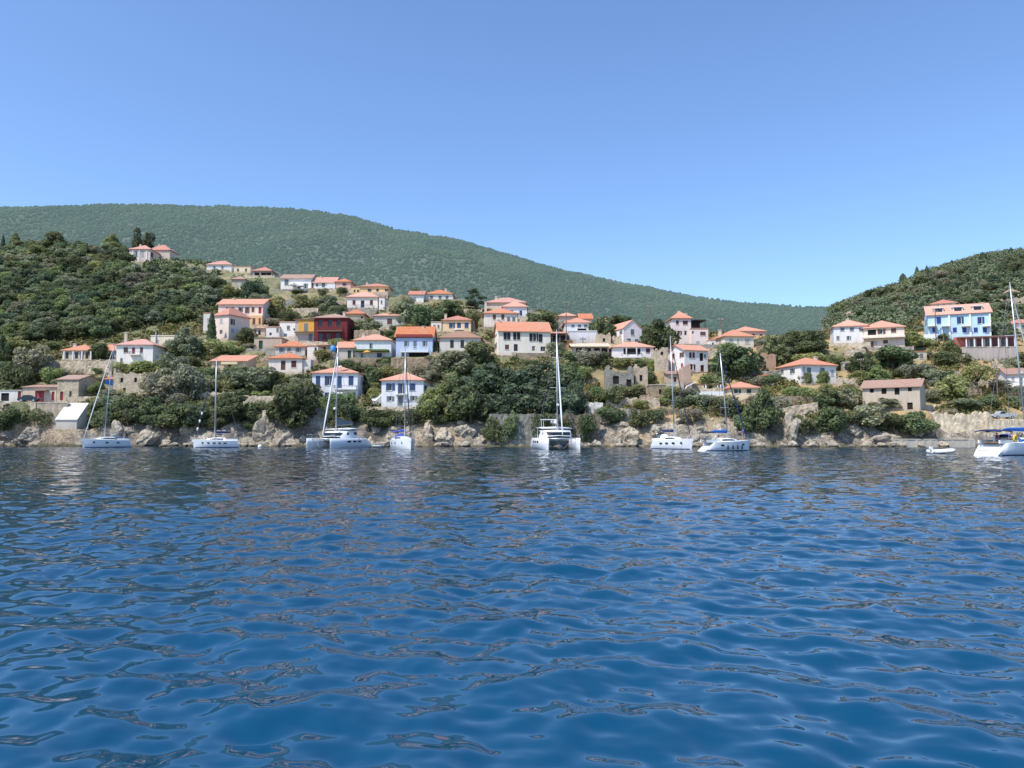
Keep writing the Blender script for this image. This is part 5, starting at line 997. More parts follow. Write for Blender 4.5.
# ------------------------------------------------------------------ boats
def lerp(a, b, t): return a + (b - a) * t
def hull_pts(L, B, f, t, stern=.78, scoop=.0, plumb=.25):
    w = B/2 * (1 - (1 - stern) * ((.42 - t)/.42)**2 if t < .42 else max(0, 1 - ((t - .42)/.58)**2.3))
    sh = f * (1 + .22 * t * t); x = L * (t - .5)
    P = []
    for (q, z) in ((0, -.45), (.62, -.28), (.86, .0), (.95, sh * .5), (1, sh)):
        zz = max(z, 0); P.append((x + plumb * zz * t**5 + scoop * zz * (1 - t)**10, w * q, z))
    return P, w, sh
def monohull(name, label, px, base, Y, yaw, L, B, f, mast_h, heel=0.0, rake=0.0, cover=NAVY, bimini=None, hood=None, jib=WHITE, jib_stripe=False, stripe=None, mast_t=.57, ports=5, scoop=.55, bow_roller=True, group='sailboats moored along the shore', anchor_t=.5, trim=None, side_name=None):
    c, s = math.cos(yaw), math.sin(yaw)
    p = at(px, base, Y); root = empty(name, (p.x, Y, 0.0), yaw, label, 'sailboat', group); root.rotation_euler = (heel, 0, yaw)
    ts = [0, .05, .1, .2, .3, .42, .55, .68, .8, .88, .94, .975, 1.0]
    rings = []; dk = []
    for t in ts:
        P, w, sh = hull_pts(L, B, f, t, scoop=scoop)
        rings.append([(x, -y, z) for x, y, z in P[::-1]] + P[1:]); dk.append((P[-1][0], w, sh))
    mb = MB(); mb.loft(rings, close=False, cap=False); r0 = rings[0]; mb.poly(r0)
    hull = mb.build('hull', GEL, root, True)
    mb = MB(); mb.loft([[(x, -w, z), (x, -w*.5, z + .05*w), (x, 0, z + .07*w), (x, w*.5, z + .05*w), (x, w, z)] for x, w, z in dk], close=False, cap=False); mb.build('deck', plain('deck_white', (.72,.72,.69), .6, var=.08), root, True)
    for (z0, z1, mt, nm) in ((.0, .14, stripe or NAVY, 'waterline_stripe'),) + (((f*.78, f*.86, trim, 'trim_stripe'),) if trim else ()):
        mb = MB()
        for sg in (1, -1):
            R2 = []
            for t in ts[1:-1]:
                P, w, sh = hull_pts(L, B, f, t, scoop=scoop)
                def yz(z):
                    for a, b in zip(P, P[1:]):
                        if a[2] <= z <= b[2]: k = (z - a[2])/(b[2]-a[2]); return lerp(a[0], b[0], k), lerp(a[1], b[1], k)
                    return P[-1][0], P[-1][1]
                a, b = yz(z0), yz(z1); R2.append([(a[0], sg*(a[1] + .012), z0), (b[0], sg*(b[1] + .012), z1)])
            mb.loft(R2, close=False, cap=False)
        mb.build(nm, mt, hull)
    for k in range(ports):
        t = .34 + .46 * k / max(1, ports - 1)
        P, w, sh = hull_pts(L, B, f, t); a, b = P[3], P[4]
        for sg in (1, -1):
            m2 = MB(); y = lerp(a[1], b[1], .3) + .014; m2.box(a[0]-.26, a[0]+.26, sg*y - .02, sg*y + .02, sh*.55, sh*.73); m2.build('porthole', GLASSD, hull)
    def deck_z(t): return f * (1 + .22*t*t) + .05
    def half(t): return hull_pts(L, B, f, t)[1]
    X = lambda t: L * (t - .5)
    # coachroof
    cr = []
    for t, hh, k in ((.33, .40, .60), (.40, .46, .60), (.52, .44, .58), (.64, .34, .55), (.72, .16, .5), (.75, .0, .46)):
        w = half(t) * k; z = deck_z(t); cr.append([(X(t), -w, z - .1), (X(t), -w*.86, z + hh), (X(t), 0, z + hh + .07), (X(t), w*.86, z + hh), (X(t), w, z - .1)])
    mb = MB(); mb.loft(cr, close=False, cap=False); mb.poly(cr[0]); cab = mb.build('coachroof', GEL, root, True)
    for sg in (1, -1):
        mb = MB(); R2 = []
        for t, hh, k in ((.38, .40, .60), (.46, .42, .595), (.56, .38, .57), (.66, .26, .54)):
            w = half(t) * k; z = deck_z(t); pt = lambda q: (X(t), sg * (lerp(w, w*.86, q) + .015), lerp(z - .1, z + hh, q)); R2.append([pt(.42), pt(.85)])
        mb.loft(R2, close=False, cap=False); mb.build('cabin_window', GLASSD, cab)
    mb = MB()                                                            # cockpit coamings
    for sg in (1, -1): mb.box(X(.06), X(.33), sg*half(.2)*.62 - .09, sg*half(.2)*.62 + .09, deck_z(.1) - .1, deck_z(.1) + .30)
    mb.build('cockpit_coaming', GEL, root)
    mb = MB(); mb.box(X(.06)+.1, X(.33)-.05, -half(.2)*.52, half(.2)*.52, deck_z(.1) - .02, deck_z(.1) + .09); mb.build('cockpit_floor', plain('teak', (.27,.17,.09), .8, var=.3), root)
    mb = MB(); zc = deck_z(.12) + .75; xc = X(.14)
    mb.tube([(xc, .48*math.cos(a), zc + .48*math.sin(a)) for a in [2*math.pi*k/16 for k in range(17)]], .025, 5); mb.box(xc-.08, xc+.08, -.1, .1, deck_z(.12), zc + .1); mb.build('steering_wheel', STEEL, root)
    # spars
    mx = X(mast_t); mz = deck_z(mast_t) + .35; top = Vector((mx - rake * mast_h, 0, mast_h)); foot = Vector((mx, 0, mz))
    mp = lambda k: foot + (top - foot) * k
    mb = MB(); mb.tube([foot - Vector((0,0,.5)), mp(.5), top], [.105, .095, .065], 8); mast = mb.build('mast', ALU, root, True)
    for k, wd in ((.36, B*.36), (.66, B*.28)):
        q = mp(k); m2 = MB(); m2.tube([q + Vector((-.15, -wd, .05)), q, q + Vector((-.15, wd, .05))], .045, 5); m2.build('spreader', ALU, mast)
    m2 = MB(); m2.tube([top, top + Vector((0,0,.7))], .02, 4); m2.tube([top + Vector((-.3,0,.12)), top + Vector((.3,0,.12))], .025, 4); m2.build('masthead_antenna', WIRE, mast)
    m2 = MB(); q = mp(.42); m2.tube([q + Vector((.15,0,0)), q + Vector((.42,0,0))], .16, 8); m2.build('radar', WHITE, mast) if L > 10 else None
    bz = deck_z(mast_t) + 1.15; be = Vector((mx - L*.36, 0, bz + .12)); g = Vector((mx - .15, 0, bz))
    mb = MB(); mb.tube([g, be], .075, 6); boom = mb.build('boom', ALU, root)
    if cover:
        mb = MB(); pts = [g + (be - g)*k + Vector((0,0,.17 + .10*(1-k))) for k in (0,.08,.3,.55,.8,.97)]; mb.tube(pts, [.12, .27, .24, .21, .18, .08], 8); mb.build('sail_cover', cover, boom, True)
    bow = Vector((X(.985), 0, deck_z(1) + .1)); fs = mp(.97)
    mb = MB(); pts = [bow + (fs - bow)*k for k in (0, .04, .2, .5, .8, .96, 1)]
    mb.tube(pts, [.03, .05, .09, .085, .065, .04, .02], 7); fj = mb.build('furled_jib', jib, root, True)
    if jib_stripe:
        for k in range(3):
            a, b = .10 + k*.10, .15 + k*.10; m2 = MB(); m2.tube([bow + (fs-bow)*a, bow + (fs-bow)*(a+b)/2, bow + (fs-bow)*b], [.06, .19, .06], 7); m2.build('sail_band', WHITE, fj)
    mb = MB(); mb.tube([Vector((X(.01), 0, deck_z(0))), top], .026, 4); mb.build('backstay', WIRE, root)
    for sg in (1, -1):
        mb = MB(); ch = Vector((mx - .2, sg*half(mast_t)*.93, deck_z(mast_t))); sp1 = mp(.36) + Vector((-.15, sg*B*.36, .05)); sp2 = mp(.66) + Vector((-.15, sg*B*.28, .05))
        mb.tube([ch, sp1, sp2, mp(.96)], .026, 4); mb.tube([ch + Vector((.1,0,0)), mp(.36)], .014, 4); mb.build('shroud', WIRE, root)
    # rails
    mb = MB()
    for sg in (1, -1):
        prev = None
        for t in (.04, .16, .28, .4, .52, .64, .76, .87, .965):
            q = Vector((X(t) + (.12 if t > .9 else 0), sg*half(t)*.95, deck_z(t))); u = q + Vector((0,0,.62)); mb.tube([q, u], .016, 4)
            if prev is not None: mb.tube([prev, u], .012, 4); mb.tube([prev - Vector((0,0,.3)), u - Vector((0,0,.3))], .010, 4)
            prev = u
        mb.tube([prev, bow + Vector((.15,0,.75))], .02, 4)
    mb.build('guard_rail', STEEL, root)
    if hood:
        mb = MB(); R2 = []
        for t, hh in ((.27, .95), (.31, 1.0), (.36, .86), (.405, .46)):
            w = half(t)*.62; z = deck_z(t); R2.append([(X(t), w*math.cos(a), z + hh * max(0, math.sin(a))**.6) for a in [math.pi*k/10 for k in range(11)]])
        mb.loft(R2, close=False, cap=False); sh_ = mb.build('sprayhood', hood, root, True)
    if bimini:
        mb = MB(); z = deck_z(.1) + 1.32; w = half(.15)*.82
        mb.loft([[(X(t), w*q, z + .18*(1-q*q) + dz) for q in (-1,-.6,-.2,.2,.6,1)] for t, dz in ((.03,-.10),(.06,.04),(.13,.06),(.20,.02),(.23,-.10))], close=False, cap=False)
        mb.loft([[(X(t), w*q, z - .05 + .18*(1-q*q) + dz) for q in (-1,-.6,-.2,.2,.6,1)] for t, dz in ((.03,-.10),(.06,.04),(.13,.06),(.20,.02),(.23,-.10))], close=False, cap=False)
        bm_ = mb.build('bimini', bimini, root, True); m2 = MB()
        for t in (.05, .16, .26):
            for sg in (1, -1): m2.tube([(X(.15), sg*w, deck_z(.1)+.3), (X(t), sg*w, z - .05)], .018, 4)
        m2.build('bimini_frame', STEEL, bm_)
    mb = MB(); mb.box(X(.99), X(1.0)+.35, -.06, .06, deck_z(1)+.0, deck_z(1)+.12); mb.tube([(X(1)+.3,0,deck_z(1)), (X(1)+.22,0,deck_z(1)-.55)], .04, 5); mb.tube([(X(1)+.22,-.22,deck_z(1)-.5),(X(1)+.2,0,deck_z(1)-.66),(X(1)+.22,.22,deck_z(1)-.5)], .045, 5); mb.build('anchor', STEEL, root)
    return root, dict(X=X, half=half, dz=deck_z, mast=mast, mp=mp)
def flag(parent, p, w, h, mat, name='flag'):
    mb = MB(); mb.loft([[(p[0] - w*k/6, p[1] + .08*math.sin(k*1.4), p[2] - .04*k), (p[0] - w*k/6, p[1] + .08*math.sin(k*1.4 + .5), p[2] - h - .04*k)] for k in range(7)], close=False, cap=False); return mb.build(name, mat, parent, True)
D2R = math.radians
# first sailboat, far left, bow to the left and a little towards the viewer
b1, k1 = monohull('sailboat', 'white sailboat with right-leaning mast moored below the square stone ruin, leftmost boat', 107, 448, 142, D2R(180+50), 8.4, 3.1, 1.35, 19.3, rake=0.06 , heel=0.0, cover=None, bimini=None, hood=GREYC, ports=3, stripe=NAVY)
flag(k1['mast'], (k1['mp'](.62).x + .9, 0, k1['mp'](.62).z), 1.5, .9, plain('blue_white_flag', (.12,.25,.55), .8, var=.5, scale=4))
b2, k2 = monohull('sailboat', 'pale blue-white sailboat with a short navy boom cover and a dark forestay banded in white', 217.5, 447.6, 140, D2R(180+20), 8.0, 3.0, 1.25, 16.2, cover=NAVY, bimini=None, hood=None, jib=BLACKC, jib_stripe=True, ports=5)
b3, k3 = monohull('sailboat', 'white sailboat seen almost bow-on with blue covers, right of the left catamaran', 403.5, 449, 128, D2R(-90+20), 11.0, 3.5, 1.5, 16.4, cover=plain('violet_blue_canvas', (.05,.07,.36), .8), hood=plain('violet_blue_canvas', (.05,.07,.36), .8), bimini=plain('violet_blue_canvas', (.05,.07,.36), .8), jib=BLACKC, ports=3, stripe=plain('grey_stripe', (.4,.42,.44)))
b5, k5 = monohull('sailboat', 'white sailboat with white rounded hood and navy boom cover, left of the blue-covered one', 672, 449.2, 126, D2R(-48), 7.6, 2.9, 1.45, 18.8, cover=NAVY, hood=WHITE, bimini=None, jib=BLACKC, ports=4, rake=.03)
b6, k6 = monohull('sailboat', 'pale sailboat with bright blue boom cover, dark bimini and someone on its bow', 725, 450.8, 113, D2R(18), 8.1, 2.9, 1.3, 14.6, cover=BLUEC, hood=None, bimini=BLACKC, jib=plain('dark_blue_sail', (.015,.03,.14), .8), ports=2, rake=.075, scoop=1.3)
b7, k7 = monohull('sailboat', 'white sailboat at the right picture edge with blue canopies and a yellow horseshoe lifebuoy', 1019, 455.5, 91, D2R(27), 13.2, 4.1, 1.45, 20.8, mast_t=.63, cover=BLUEC, hood=BLUEC, bimini=NAVY, jib=WHITE, ports=4, rake=.10, scoop=1.2, trim=None, stripe=NAVY)
mb = MB(); xx, yy, zz = k7['X'](.20), -k7['half'](.2) * .95, k7['dz'](.2) + .45
mb.tube([(xx + .34*math.cos(a), yy - .08, zz + .34*math.sin(a)) for a in [D2R(-60 + 300*k/14 + 0) for k in range(15)]], .11, 8); mb.build('lifebuoy', plain('yellow_buoy', (.78,.52,.02), .6), b7, True)
mb = MB(); x0 = k7['X'](.42); h_ = k7['half'](.42)
for k, (u, w) in enumerate(((0,.09),(.16,.12),(.33,.08),(.48,.11),(.64,.1))): mb.box(x0+u, x0+u+w, -h_ - .05, -h_ - .02, 1.02, 1.12)
mb.build('hull_lettering', BLACK, b7)
mb = MB(); mb.box(k7['X'](.36), k7['X'](.38), -k7['half'](.37) - .05, -k7['half'](.37) - .015, .75, 1.25); mb.build('hull_plate', plain('pale_yellow', (.75,.72,.45)), b7)
# transom lettering marks
mb = MB()
for k in range(6): mb.box(k7['X'](0) - .35, k7['X'](0) - .28, -.55 + k*.2, -.42 + k*.2, .52, .62)
mb.build('transom_lettering', plain('grey_letters', (.25,.25,.27)), b7)
for bb, kk, ts_ in ((b6, k6, (.44, .55, .66, .78)),):
    for t in ts_:
        y = -kk['half'](t) - .10; m2 = MB(); z = .55; m2.tube([(kk['X'](t), y, z - .32), (kk['X'](t), y, z - .22), (kk['X'](t), y, z + .22), (kk['X'](t), y, z + .32)], [.04, .10, .10, .03], 8); m2.tube([(kk['X'](t), y, z + .3), (kk['X'](t), y + .05, z + .75)], .015, 4); m2.build('fender', BLACK, bb, True)
# ---- catamarans
def catamaran(label, px, base, Y, yaw, L, B, f, mast_h, cover, hardtop, teal):
    p = at(px, base, Y); root = empty('catamaran', (p.x, Y, 0), yaw, label, 'catamaran', 'catamarans moored along the shore')
    hb = B * .27; off = B/2 - hb/2
    for sg in (1, -1):
        rings = []; ts = [0, .04, .15, .4, .6, .78, .9, .97, 1.0]
        for t in ts:
            w = hb/2 * (.8 + .2*min(1, t/.3) if t < .5 else max(.03, 1 - ((t - .5)/.5)**2.6)); sh = f * (1 if t > .15 else .35 + .65*(t/.15)); x = L*(t - .5)
            rings.append([(x, sg*off + q*w, z) for q, z in ((-.98, sh), (-1, sh*.55), (-.8, .0), (0, -.4), (.8, .0), (1, sh*.55), (.98, sh))])
        mb = MB(); mb.loft(rings, close=True, cap=True); h = mb.build('hull', GEL, root, True)
        for t in (.35, .48, .62):
            for s2 in (1, -1):
                w = hb/2 * (1 if t < .5 else 1 - ((t - .5)/.5)**2.6); m2 = MB(); m2.box(L*(t-.5)-.45, L*(t-.5)+.45, sg*off + s2*(w + .005) - .03, sg*off + s2*(w + .005) + .03, f*.58, f*.76); m2.build('hull_window', GLASSD, h)
        m2 = MB(); x = L*.485; m2.tube([(x, sg*off, f), (x, sg*off, f + .7), (x - 1.2, sg*off, f + .7), (x - 1.2, sg*off, f)], .025, 5); m2.build('pulpit', STEEL, root)
        mb = MB(); prev = None
        for t in (.1, .25, .4, .55, .7, .85):
            q = Vector((L*(t-.5), sg*(off + hb*.42), f)); u = q + Vector((0,0,.65)); mb.tube([q, u], .016, 4)
            if prev is not None: mb.tube([prev, u], .012, 4)
            prev = u
        mb.build('guard_rail', STEEL, root)
    iw = B/2 - hb + .06
    mb = MB(); mb.loft([[(x, -iw, z0), (x, iw, z0), (x, iw, f + .02), (x, -iw, f + .02)] for x, z0 in ((-L*.36, .75), (L*.05, .72), (L*.16, f - .35))]); mb.build('bridge_deck', teal, root)
    mb = MB()                                                     # trampoline net
    for k in range(15):
        y = -iw + 2*iw*k/14; mb.tube([(L*.165, y, f - .05), (L*.40, y, f - .1)], .02, 4)
    for k in range(10): x = L*.165 + L*.235*k/9; mb.tube([(x, -iw, f - .08), (x, iw, f - .08)], .02, 4)
    mb.build('trampoline', BLACK, root)
    mb = MB(); mb.tube([(L*.405, -off, f - .1), (L*.405, off, f - .1)], .09, 8); mb.build('crossbeam', ALU, root, True)
    # saloon
    cw = B*.36
    body = [[(x, -w, f - .02), (x, -w*.93, f + h), (x, 0, f + h + .12), (x, w*.93, f + h), (x, w, f - .02)] for x, w, h in ((-L*.22, cw, 1.25), (-L*.05, cw, 1.35), (L*.08, cw*.94, 1.15), (L*.17, cw*.8, .25))]
    mb = MB(); mb.loft(body, close=False, cap=False); mb.poly(body[0]); sal = mb.build('saloon', GEL, root, True)
    mb = MB(); P = [(L*.105, -cw*.8, f + .92), (L*.105, cw*.8, f + .92), (L*.155, cw*.74, f + .42), (L*.155, -cw*.74, f + .42)]; P = [(x + .10, y, z + .06) for x, y, z in P]; mb.poly(P); mb.build('saloon_window', GLASSD, sal)
    for sg in (1, -1):
        mb = MB(); mb.poly([(-L*.2, sg*(cw*.965 + .03), f + .55), (L*.06, sg*(cw*.93 + .03), f + .55), (L*.04, sg*(cw*.90 + .03), f + 1.05), (-L*.2, sg*(cw*.945 + .03), f + 1.1)]); mb.build('saloon_window', GLASSD, sal)
    mb = MB(); mb.loft([[(x, -cw*1.02, z), (x, 0, z + .16), (x, cw*1.02, z), (x, cw*1.02, z - .1), (x, -cw*1.02, z - .1)] for x, z in ((-L*.42, f + 1.7), (-L*.2, f + 1.78), (L*.04, f + 1.62))]); mb.build('hardtop', WHITE, root, True)
    for sg in (1, -1):
        mb = MB(); mb.tube([(-L*.41, sg*cw*.9, f), (-L*.41, sg*cw*.9, f + 1.66)], .05, 6); mb.build('hardtop_post', WHITE, root)
    if hardtop:
        mb = MB(); mb.box(-L*.24, -L*.06, -cw*.85, cw*.05, f + 3.0, f + 3.12)
        for xx in (-L*.23, -L*.07):
            for y in (-cw*.8, 0): mb.box(xx - .03, xx + .03, y - .03, y + .03, f + 1.75, f + 2.999)
        mb.build('helm_canopy', WHITE, root)
    mx = L*.07; foot = Vector((mx, 0, f + 1.3)); top = Vector((mx - .35, 0, mast_h)); mp = lambda k: foot + (top - foot)*k
    mb = MB(); mb.tube([foot - Vector((0,0,.4)), mp(.5), top], [.14, .125, .085], 8); mast = mb.build('mast', ALU, root, True)
    for k, w in ((.42, 1.15), (.72, .8)):
        q = mp(k); m2 = MB(); m2.tube([q + Vector((-.2, -w, 0)), q, q + Vector((-.2, w, 0))], .055, 5); m2.build('spreader', ALU, mast)
    m2 = MB(); m2.tube([top, top + Vector((0,0,.8))], .02, 4); m2.tube([top + Vector((-.35,0,.1)), top + Vector((.35,0,.1))], .025, 4); m2.build('masthead_antenna', WIRE, mast)
    m2 = MB(); q = mp(.25); m2.tube([q + Vector((.2,0,0)), q + Vector((.55,0,0))], .22, 8); m2.build('radar', WHITE, mast)
    g = Vector((mx - .2, 0, f + 2.3)); be = Vector((-L*.36, 0, f + 2.55)); mb = MB(); mb.tube([g, be], .10, 6); boom = mb.build('boom', ALU, root)
    mb = MB(); mb.loft([[(lerp(g.x, be.x, k), -wd, z + .12), (lerp(g.x, be.x, k), -wd*.5, z + hh), (lerp(g.x, be.x, k), wd*.5, z + hh), (lerp(g.x, be.x, k), wd, z + .12)] for k, wd, hh, z in ((0.02, .2, 1.5 if not hardtop else .7, f+2.3), (.35, .26, .9 if not hardtop else .6, f + 2.4), (.75, .24, .6, f + 2.5), (.98, .12, .3, f + 2.55))]); mb.build('sail_bag', cover, boom)
    bow = Vector((L*.405, 0, f + .1)); fs = mp(.9); mb = MB(); mb.tube([bow + (fs - bow)*k for k in (0, .05, .25, .6, .9, 1)], [.03, .08, .15, .12, .06, .02], 7); mb.build('furled_jib', WHITE, root, True)
    for sg in (1, -1):
        mb = MB(); mb.tube([Vector((mx - 1.2, sg*(B/2 - .2), f)), mp(.9)], .02, 4); mb.tube([Vector((mx - 1.2, sg*(B/2 - .2), f)), mp(.42) + Vector((-.2, sg*1.15, 0)), mp(.97)], .015, 4); mb.build('shroud', WIRE, root)
    mb = MB()
    for sg in (1, -1):
        mb.tube([Vector((L*.405, sg*off*.6, f - .05)), Vector((L*.47, 0, .2))], .03, 4)
    mb.build('anchor_bridle', WIRE, root)
    return root
TEAL = plain('teal_bridge', (.42,.50,.51), .5)  # grey-teal colour of the deck between the hulls
cat1 = catamaran('white catamaran with a grey-blue half-raised sail bag, moored below the left white blue-shuttered house', 338, 447.8, 137, D2R(-90 - 24), 11.2, 6.9, 1.75, 19.2, GREYC, False, TEAL)
cat2 = catamaran('white catamaran with a hard helm canopy moored before the central grey quay', 556.5, 449.2, 126, D2R(-90 + 9), 11.6, 7.0, 1.85, 19.8, WHITE, True, TEAL)
# ---- dinghies and a buoy
def dinghy(label, px, base, Y, yaw, L, B, tube, motor=True, mat=None):
    p = at(px, base, Y); root = empty('dinghy', (p.x, Y, 0.02), yaw, label, 'dinghy', 'inflatable dinghies')
    mb = MB(); pts = [(-L/2, -B/2, .26)] + [(L*.22, -B/2, .28)] + [(L*.22 + L*.26*math.sin(a), -B/2*math.cos(a), .28 + .12*math.sin(a)) for a in [math.pi*k/8 for k in range(1, 8)]] + [(L*.22, B/2, .28), (-L/2, B/2, .26)]
    mb.tube(pts, tube, 10); mb.build('tube', mat or WHITE, root, True)
    mb = MB(); mb.box(-L*.45, L*.3, -B/2, B/2, .05, .14); mb.build('floor', GREYC, root)
    mb = MB(); mb.box(-L*.44, -L*.40, -B/2 + .1, B/2 - .1, .1, .48); mb.build('transom', WHITE, root)
    mb = MB(); mb.box(-.12, .14, -B/2, B/2, .36, .41); mb.build('seat', GREYC, root)
    if motor: mb = MB(); mb.loft([[(-L*.46 - w, -.13, z), (-L*.46 + .1, -.13, z), (-L*.46 + .1, .13, z), (-L*.46 - w, .13, z)] for z, w in ((.05,.08),(.35,.12),(.52,.3),(.78,.3),(.86,.2))]); mb.build('outboard_motor', WHITE, root)
    return root
dinghy('white inflatable dinghy floating left of the blue-canopied sailboat at the right edge', 942, 453.5, 97, D2R(6), 3.0, 1.5, .24, True)
dinghy('small pale dinghy tied by the shore rocks between the left catamaran and the bow-on sailboat', 376, 446.5, 141, D2R(170), 2.6, 1.4, .2, False, plain('pale_green_tube', (.5,.56,.5), .6))
p = at(260, 446.5, 138); o = empty('mooring_buoy', (p.x, 138, 0), 0, 'round white mooring buoy floating off the rock stack', 'buoy')
mb = MB(); mb.tube([(0,0,-.2),(0,0,.05),(0,0,.3),(0,0,.52),(0,0,.62)], [.2,.36,.42,.28,.05], 12); mb.build('float', WHITE, o, True)
mb = MB(); mb.tube([(.12*math.cos(a), 0, .72 + .12*math.sin(a)) for a in [2*math.pi*k/10 for k in range(11)]], .025, 5); mb.build('ring', STEEL, o)
# ------------------------------------------------------------------ people
SKIN = plain('skin', (.48,.27,.18), .6, var=.06); HAIR = plain('hair', (.05,.035,.025), .8)
def person(label, loc, yaw, pose, shirt, shorts, parent_scale=1.0):
    """one continuous skinned body; head joint last"""
    root = empty('person', loc, yaw, label, 'person')
    if pose == 'stand':
        J = {'hip': (0,0,.93), 'chest': (0,0,1.30), 'neck': (.01,0,1.48), 'head': (.03,0,1.60), 'top': (.02,0,1.70)}
        legs = lambda s: [(0, s*.10, .88), (.02, s*.12, .48), (-.01, s*.12, .08), (.14, s*.14, .03)]
        arms = lambda s: [(0, s*.19, 1.40), (-.02, s*.26, 1.12), (.10, s*.24, .88), (.16, s*.22, .80)]
    else:
        J = {'hip': (0,0,.12), 'chest': (-.05,0,.48), 'neck': (-.03,0,.66), 'head': (.0,0,.78), 'top': (-.01,0,.88)}
        legs = lambda s: [(.05, s*.10, .10), (.44, s*.13, .12), (.46, s*.13, -.28), (.58, s*.14, -.32)]
        arms = lambda s: [(-.05, s*.19, .58), (.06, s*.27, .34), (.28, s*.20, .26), (.36, s*.18, .24)]
    V, E, R = [], [], []
    def addv(p, r, prev=None):
        V.append(p); R.append(r if isinstance(r, tuple) else (r, r)); i = len(V) - 1
        if prev is not None: E.append((prev, i))
        return i
    hip = addv(J['hip'], (.14,.11)); ch = addv(J['chest'], (.17,.12), hip); nk = addv(J['neck'], .055, ch); hd = addv(J['head'], (.085,.095), nk); addv(J['top'], (.06,.07), hd)
    for s in (1, -1):
        p = hip
        for q, r in zip(legs(s), (.085, .06, .04, .035)): p = addv(q, r, p)
        p = ch
        for q, r in zip(arms(s), (.055, .042, .03, .032)): p = addv(q, r, p)
        w = V[p]
        for k in range(4): a = addv((w[0] + .05, w[1] + (k - 1.5)*.02, w[2] - .05), .009, p); addv((w[0] + .07, w[1] + (k - 1.5)*.022, w[2] - .09 + .008*abs(k - 1.3)), .008, a)
        a = addv((w[0] + .04, w[1] - s*.045, w[2] - .02), .010, p); addv((w[0] + .07, w[1] - s*.05, w[2] - .05), .009, a)
    me = bpy.data.meshes.new('body'); me.from_pydata(V, E, []); me.materials.append(SKIN); o = link('body', me, root)
    md = o.modifiers.new('skin', 'SKIN'); md.use_smooth_shade = True
    for i, r in enumerate(R): me.skin_vertices[0].data[i].radius = r
    me.skin_vertices[0].data[0].use_root = True
    o.modifiers.new('sub', 'SUBSURF').levels = 1; o.modifiers['sub'].render_levels = 1
    def rings(pts): return [[(c[0] + rx*math.cos(a), c[1] + ry*math.sin(a), c[2]) for a in [2*math.pi*k/14 for k in range(14)]] for c, rx, ry in pts]
    h = J['hip']; c = J['chest']; n = J['neck']
    mb = MB(); mb.loft(rings([((h[0],0,h[2]-.02), .145, .19), ((lerp(h[0],c[0],.5),0,lerp(h[2],c[2],.5)), .135, .175), ((c[0],0,c[2]+.02), .145, .215), ((c[0],0,c[2]+.12), .11, .19), ((n[0],0,n[2]-.03), .07, .085)])); sh = mb.build('shirt', shirt, root, True)
    for s in (1, -1):
        a = arms(s); m2 = MB(); m2.tube([Vector(a[0]) + Vector((0,-s*.06,.02)), a[0], Vector(a[0]).lerp(Vector(a[1]), .55)], [.085,.08,.07], 10); m2.build('sleeve', shirt, sh, True)
        l = legs(s); m2 = MB(); m2.tube([Vector(l[0]) + Vector((-.02 if pose != 'stand' else 0, 0, .04)), l[0], Vector(l[0]).lerp(Vector(l[1]), .8)], [.12,.115,.10], 10); m2.build('shorts', shorts, root, True)
    t = J['head']; mb = MB(); mb.loft(rings([((t[0]-.035,0,t[2]-.02), .075, .10), ((t[0]-.03,0,t[2]+.06), .095, .108), ((t[0]-.02,0,t[2]+.12), .085, .09), ((t[0]-.01,0,t[2]+.15), .03, .03)])); mb.build('hair', HAIR, root, True)
    for s in (1, -1): m2 = MB(); m2.box(t[0]+.085, t[0]+.10, s*.035-.014, s*.035+.014, t[2]+.008, t[2]+.024); m2.build('eye', BLACK, root)
    m2 = MB(); m2.loft([[(t[0]+.085,-.015,t[2]+.02),(t[0]+.085,.015,t[2]+.02),(t[0]+.095,0,t[2]+.025)],[(t[0]+.085,-.02,t[2]-.03),(t[0]+.085,.02,t[2]-.03),(t[0]+.125,0,t[2]-.03)]]); m2.build('nose', SKIN, root)
    return root
def on_boat(b, x, y, z):
    return Matrix.Translation(b.location) @ b.rotation_euler.to_matrix().to_4x4() @ Vector((x, y, z))
person('person in a blue top standing on the bow of the blue-covered sailboat', on_boat(b6, k6['X'](.90), .1, k6['dz'](.9) + .03), D2R(-60), 'stand', plain('blue_shirt', (.08,.14,.42), .9), plain('tan_shorts', (.42,.26,.18), .9))
person('person in a pink shirt sitting under the blue hood of the right-edge sailboat', on_boat(b7, k7['X'](.29), -.75, k7['dz'](.1) + .25), D2R(200), 'sit', plain('pink_shirt', (.62,.34,.32), .9), plain('navy_shorts', (.03,.04,.10), .9))
person('person in a red shirt sitting near the yellow lifebuoy on the right-edge sailboat', on_boat(b7, k7['X'](.25), .55, k7['dz'](.1) + .25), D2R(250), 'sit', plain('red_shirt', (.5,.06,.05), .9), plain('white_shorts', (.6,.6,.58), .9))
